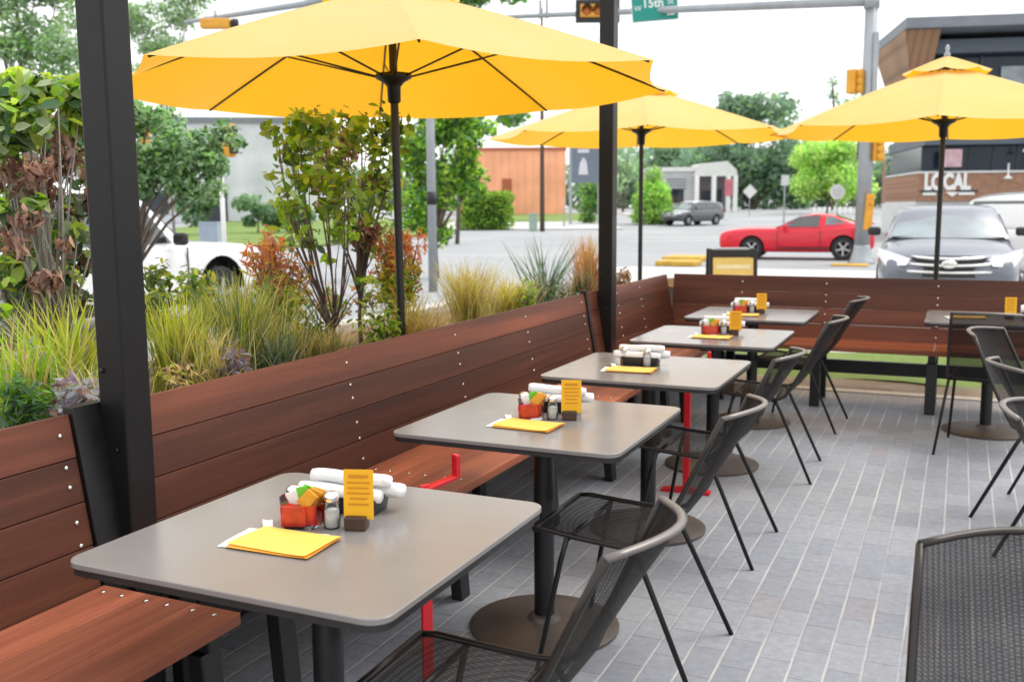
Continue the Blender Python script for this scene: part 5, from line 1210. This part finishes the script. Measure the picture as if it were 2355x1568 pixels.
cb = [(.62, .93, .97, .84, .70), (.30, .93, 1.12, .83, .66), (-.12, .93, 1.32, .83, .60), (-.55, .95, 1.385, .83, .58), (-1.05, .97, 1.34, .83, .57), (-1.55, .99, 1.18, .82, .60), (-1.95, .99, 1.04, .78, .66)]
cabin(t, MT['carred'], cb)
sidewin(t, [(.42, .985), (-.05, 1.30), (-.55, 1.345), (-.66, 1.34), (-.62, 1.0)], cb, MT['glassdark'])
sidewin(t, [(-.82, 1.05), (-.84, 1.30), (-1.05, 1.29), (-1.38, 1.13), (-1.30, 1.07)], cb, MT['glasslite'], name='quarter_window')
quadpanel(t, 'windscreen', [(.66, .74, .965), (.66, -.74, .965), (-.08, -.55, 1.345), (-.08, .55, 1.345)], MT['glasslite'], crown=.03)
quadpanel(t, 'rear_window', [(-1.12, -.52, 1.34), (-1.12, .52, 1.34), (-1.92, .62, 1.075), (-1.92, -.62, 1.075)], MT['glassdark'])
for s in (1, -1):
    wheel(t, fxw, s*.83, .345); wheel(t, -fxw, s*.83, .355)
    m = MB(); m.box((.35, s*.98, 1.0), (.16, .2, .12)); m.build('mirror', MT['carred'], t, bevel=.04)
    m = MB(); m.box((2.30, s*.64, .68), (.14, .24, .13), (0, 0, s*-.35)); m.build('headlight', MT['headlamp'], t, bevel=.02)
    m = MB(); m.box((-2.24, s*.55, .86), (.08, .36, .2)); m.build('tail_light', MT['taillamp'], t, bevel=.02)
    m = MB(); m.box((-.2, s*.945, .36), (1.5, .03, .05)); m.build('side_skirt', MT['trim'], t)
    m = MB(); m.add([(.75, s*.955, .62), (-.55, s*.955, .74), (-.55, s*.957, .70), (.75, s*.957, .59)], [(0, 1, 2, 3)]); m.build('body_crease', MT['carred'], t)
    for xx, zz_ in ((.58, .62), (-.68, .66)): m = MB(); m.box((xx, s*.94, zz_), (.012, .02, .58)); m.build('door_gap', MT['trim'], t)
m = MB(); m.box((-2.12, 0, 1.09), (.22, 1.3, .03)); m.box((-2.1, .5, 1.05), (.1, .05, .08)); m.box((-2.1, -.5, 1.05), (.1, .05, .08)); m.build('spoiler', MT['carred'], t, bevel=.01)
m = MB(); m.box((2.37, 0, .64), (.08, 1.0, .20)); m.build('grille', MT['trim'], t)
m = MB(); m.box((2.30, 0, .30), (.14, 1.4, .08)); m.build('lower_lip', MT['trim'], t)
for dx in (0,):
    m = MB(); m.lathe([(.10, 0), (.12, .12), (.05, .22)], (-.35, .3, .98), 12); m.lathe([(.10, 0), (.12, .12), (.05, .22)], (-.35, -.3, .98), 12); m.build('headrest', MT['trim'], t, True)

# --- generic upright car for SUVs and far cars ------------------------------
def suv(name, lb, cat, loc, hd, mat, L_=4.85, W_=1.93, H_=1.70, hood=1.06, group=None, sedan=False, detail=True, rise=0.0):
    t = thing(name, lb, cat, loc, hd, group); hw = W_/2; f = L_/2
    st = [(-f, .5, hood-.05, hw*.82, .0), (-f+.1, .36, hood+.02, hw*.93, .02), (-f+.6, .28, hood+.06, hw*.99, .02), (-1.3, .26, hood+.05, hw, .02), (-.3, .25, hood+.02, hw, .02), (.6, .25, hood, hw, .02), (f-1.25, .26, hood-.0, hw, .05), (f-.65, .28, hood-.06, hw*.985, .06), (f-.22, .32, hood-.16, hw*.93, .04), (f-.05, .40, hood-.27, hw*.84, .01), (f, .5, hood-.36, hw*.72, .0)]
    body(t, mat, st, [(f-.95, .40), (-f+1.0, .40)], hw+.1, 2 if detail else 1)
    if sedan: cb = [(f-1.35, hood-.02, hood+.02, hw*.88, hw*.74), (.25, hood, H_-.05, hw*.88, hw*.66), (-.4, hood, H_, hw*.88, hw*.64), (-1.0, hood+.02, H_-.05, hw*.88, hw*.64), (-f+.75, hood+.04, hood+.08, hw*.85, hw*.7)]
    else: cb = [(f-1.22, hood-.03, hood+.03, hw*.90, hw*.80), (f-1.72, hood, H_-.10, hw*.90, hw*.72), (f-2.1, hood, H_-.02, hw*.90, hw*.70), (-.4, hood, H_, hw*.90, hw*.70), (-f+.75, hood+.05, H_-.04, hw*.89, hw*.69), (-f+.22, hood+.05, H_-.14, hw*.87, hw*.70), (-f+.12, hood+.03, hood+.1, hw*.86, hw*.78)]
    cabin(t, mat, cb)
    z0, z1 = hood+.07, H_-.12
    if sedan:
        sidewin(t, [(f-1.6, z0), (.15, z1-.02), (-.4, z1+.02), (-.42, z0)], cb, MT['glassdark']); sidewin(t, [(-.48, z0), (-.46, z1+.02), (-1.0, z1-.02), (-1.4, z0+.03)], cb, MT['glassdark'])
        quadpanel(t, 'windscreen', [(f-1.3, hw*.78, hood+.04), (f-1.3, -hw*.78, hood+.04), (.28, -hw*.6, H_-.06), (.28, hw*.6, H_-.06)], MT['glassdark'], crown=.05)
    else:
        sidewin(t, [(f-1.62, z0), (f-1.95, z1-.02), (f-2.75, z1), (f-2.75, z0)], cb, MT['glassdark']); sidewin(t, [(f-2.83, z0), (f-2.83, z1), (-f+1.15, z1-.02), (-f+1.05, z0+.02)], cb, MT['glassdark']); sidewin(t, [(-f+.98, z0+.03), (-f+1.08, z1-.03), (-f+.45, z1-.09), (-f+.42, z0+.1)], cb, MT['glassdark'], name='quarter_window')
        quadpanel(t, 'windscreen', [(f-1.16, hw*.84, hood+.035), (f-1.16, -hw*.84, hood+.035), (f-1.78, -hw*.66, H_-.105), (f-1.78, hw*.66, H_-.105)], MT['glasslite'], crown=.07)
        quadpanel(t, 'rear_window', [(-f+.175, -hw*.72, hood+.14), (-f+.175, hw*.72, hood+.14), (-f+.20, hw*.62, H_-.18), (-f+.20, -hw*.62, H_-.18)], MT['glassdark'])
    for s in (1, -1):
        wheel(t, f-.95, s*(hw-.11), .365); wheel(t, -f+1.0, s*(hw-.11), .365)
        m = MB(); m.box((f-1.55, s*(hw+.07), hood+.12), (.12, .19, .13)); m.build('mirror', MT['trim'], t, bevel=.04)
        if detail:
            m = MB(); m.add([(f-.10, s*hw*.50, hood-.25), (f-.42, s*hw*.935, hood-.12), (f-.50, s*hw*.955, hood-.22), (f-.20, s*hw*.82, hood-.36), (f-.06, s*hw*.55, hood-.34)], [(0, 1, 2, 3, 4) if s > 0 else (4, 3, 2, 1, 0)]); 
            m.v = [(a+.085, b*1.03, c+.035) for a, b, c in m.v]; m.build('headlight', MT['headlamp'], t)
            m = MB(); m.lathe([(.07, 0), (.08, .03)], (0, 0, 0), 14); o = m.build('fog_lamp', MT['headlamp'], t, True); o.location = (f-.10, s*hw*.66, .47); o.rotation_euler = (0, pi/2, 0)
        m = MB(); m.box((-f+.08, s*hw*.78, hood-.05), (.14, .34, .15), (0, 0, s*.2)); m.build('tail_light', MT['taillamp'], t, bevel=.03)
    if detail:
        m = MB()
        for k, (z, w) in enumerate(((hood-.26, .62), (hood-.35, .80), (hood-.445, .92))): m.tube([(f+.055-.16*q*q, q*w*hw*.80, z+.05+.02*q*q) for q in np.linspace(-1, 1, 13)], .028, 8, flat=.8)
        m.build('grille_bar', MT['chrome'], t, True)
        m = MB()
        def gf(u, v): q = 2*u-1; z = hood-.17-.29*v; return (f+.03-.16*q*q, q*(.58+.38*v)*hw*.80, z)
        m.grid(gf, 14, 4); m.build('grille', MT['trim'], t, True)
        m = MB(); m.lathe([(.075, 0), (.085, .015), (.06, .025)], seg=18); o = m.build('badge', MT['chrome'], t, True); o.location = (f+.075, 0, hood-.28); o.rotation_euler = (0, pi/2, 0); o.scale = (.7, 1.2, 1)
        m = MB(); m.tube([(f-.0-.10*q*q, q*hw*.66, .44) for q in np.linspace(-1, 1, 9)], .05, 8, flat=1.3); m.build('lower_intake', MT['trim'], t, True)
        m = MB(); m.tube([(f-1.15-.02*q*q, q*hw*.8, hood+.035) for q in np.linspace(-1, 1, 9)], .022, 6); m.build('wiper_cowl', MT['trim'], t, True)
    return t
# grey SUV nose toward the patio
D = 15.4; x, y = far(2176, D); hd = math.atan2(-y, -x)
suv('grey_suv', 'silver grey car parked nose toward the patio behind the far bench', 'car', (x, y, -.1), hd+.03, MT['carsilver'], 4.8, 1.88, 1.55, 1.05)
# white SUV seen from the rear quarter at the right edge
D = 19.5; x, y = far(2420, D); suv('white_suv', 'white car cut by the right edge behind the silver grey car', 'car', (x, y, -.1), math.atan2(y, x)-.35, MT['carwhite'], 4.7, 1.9, 1.80, 1.1)
D = 68; x, y = far(1594, D); suv('dark_suv', 'dark car coming through the intersection beyond the middle umbrella pole', 'car', (x, y, gz(x, y)), math.atan2(-y, -x)-.75, MT['cardark'], 4.7, 1.9, 1.66, 1.05)
for px, lb in ((1695, 'left white car parked beyond the grey house'), (1748, 'right white car parked before the big shade tree')):
    D = 135; x, y = far(px, D); suv('white_sedan', lb, 'car', (x, y, gz(x, y)), ROT+pi+.15, MT['cardim'], 4.6, 1.8, 1.45, .92, 'white cars parked by the house', True, False)
# white pickup at the left
D = 13.3; x, y = far(335, D); y -= 1.5
t = thing('white_pickup', 'white pickup truck on the street behind the thick black post', 'truck', (x, y, -.1), pi/2+.02)
L_, hw, f = 5.6, .98, 2.8
st = [(-f, .52, 1.06, hw*.97, 0), (-f+.06, .50, 1.08, hw*.99, .0), (-1.6, .46, 1.09, hw, 0), (-.3, .44, 1.09, hw, 0), (.8, .44, 1.09, hw, .01), (1.25, .44, 1.09, hw, .04), (1.85, .45, 1.08, hw, .06), (2.4, .46, 1.06, hw*.985, .06), (2.66, .48, 1.045, hw*.965, .04), (2.74, .5, 1.02, hw*.95, .02), (2.80, .53, .96, hw*.92, 0)]
body(t, MT['carwhite'], st, [(1.85, .49), (-1.65, .49)], 1.15, 2, True)
cb = [(1.28, 1.06, 1.12, .90, .80), (.62, 1.08, 1.78, .90, .74), (.1, 1.08, 1.86, .90, .72), (-.85, 1.08, 1.85, .90, .72), (-1.05, 1.08, 1.78, .90, .74), (-1.1, 1.06, 1.12, .90, .84)]
cabin(t, MT['carwhite'], cb)
sidewin(t, [(1.0, 1.14), (.52, 1.68), (-.05, 1.74), (-.05, 1.14)], cb, MT['glassdark']); sidewin(t, [(-.13, 1.14), (-.13, 1.74), (-.85, 1.72), (-.92, 1.14)], cb, MT['glassdark'])
quadpanel(t, 'windscreen', [(1.34, .80, 1.12), (1.34, -.80, 1.12), (.66, -.68, 1.75), (.66, .68, 1.75)], MT['glasslite'], crown=.06)
for s in (1, -1):
    wheel(t, 1.85, s*.84, .40, .26, 6); wheel(t, -1.65, s*.84, .40, .26, 6)
    m = MB(); m.box((.98, s*1.06, 1.19), (.10, .20, .16)); m.build('mirror', MT['trim'], t, bevel=.04)
    for xx in (1.18, -.09): m = MB(); m.box((xx, s*.985, .78), (.012, .02, .60)); m.build('door_gap', MT['trim'], t)
    m = MB(); m.box((.12, s*.995, 1.0), (.2, .03, .035)); m.build('handle', MT['chrome'], t)
    m = MB(); m.box((0, s*.96, .38), (2.3, .12, .07)); m.build('running_board', MT['trim'], t)
    m = MB(); m.box((2.70, s*.74, .93), (.16, .3, .2)); m.build('headlight', MT['headlamp'], t, bevel=.03)
m = MB(); m.box((2.79, 0, .86), (.06, 1.1, .28)); m.build('grille', MT['trim'], t)
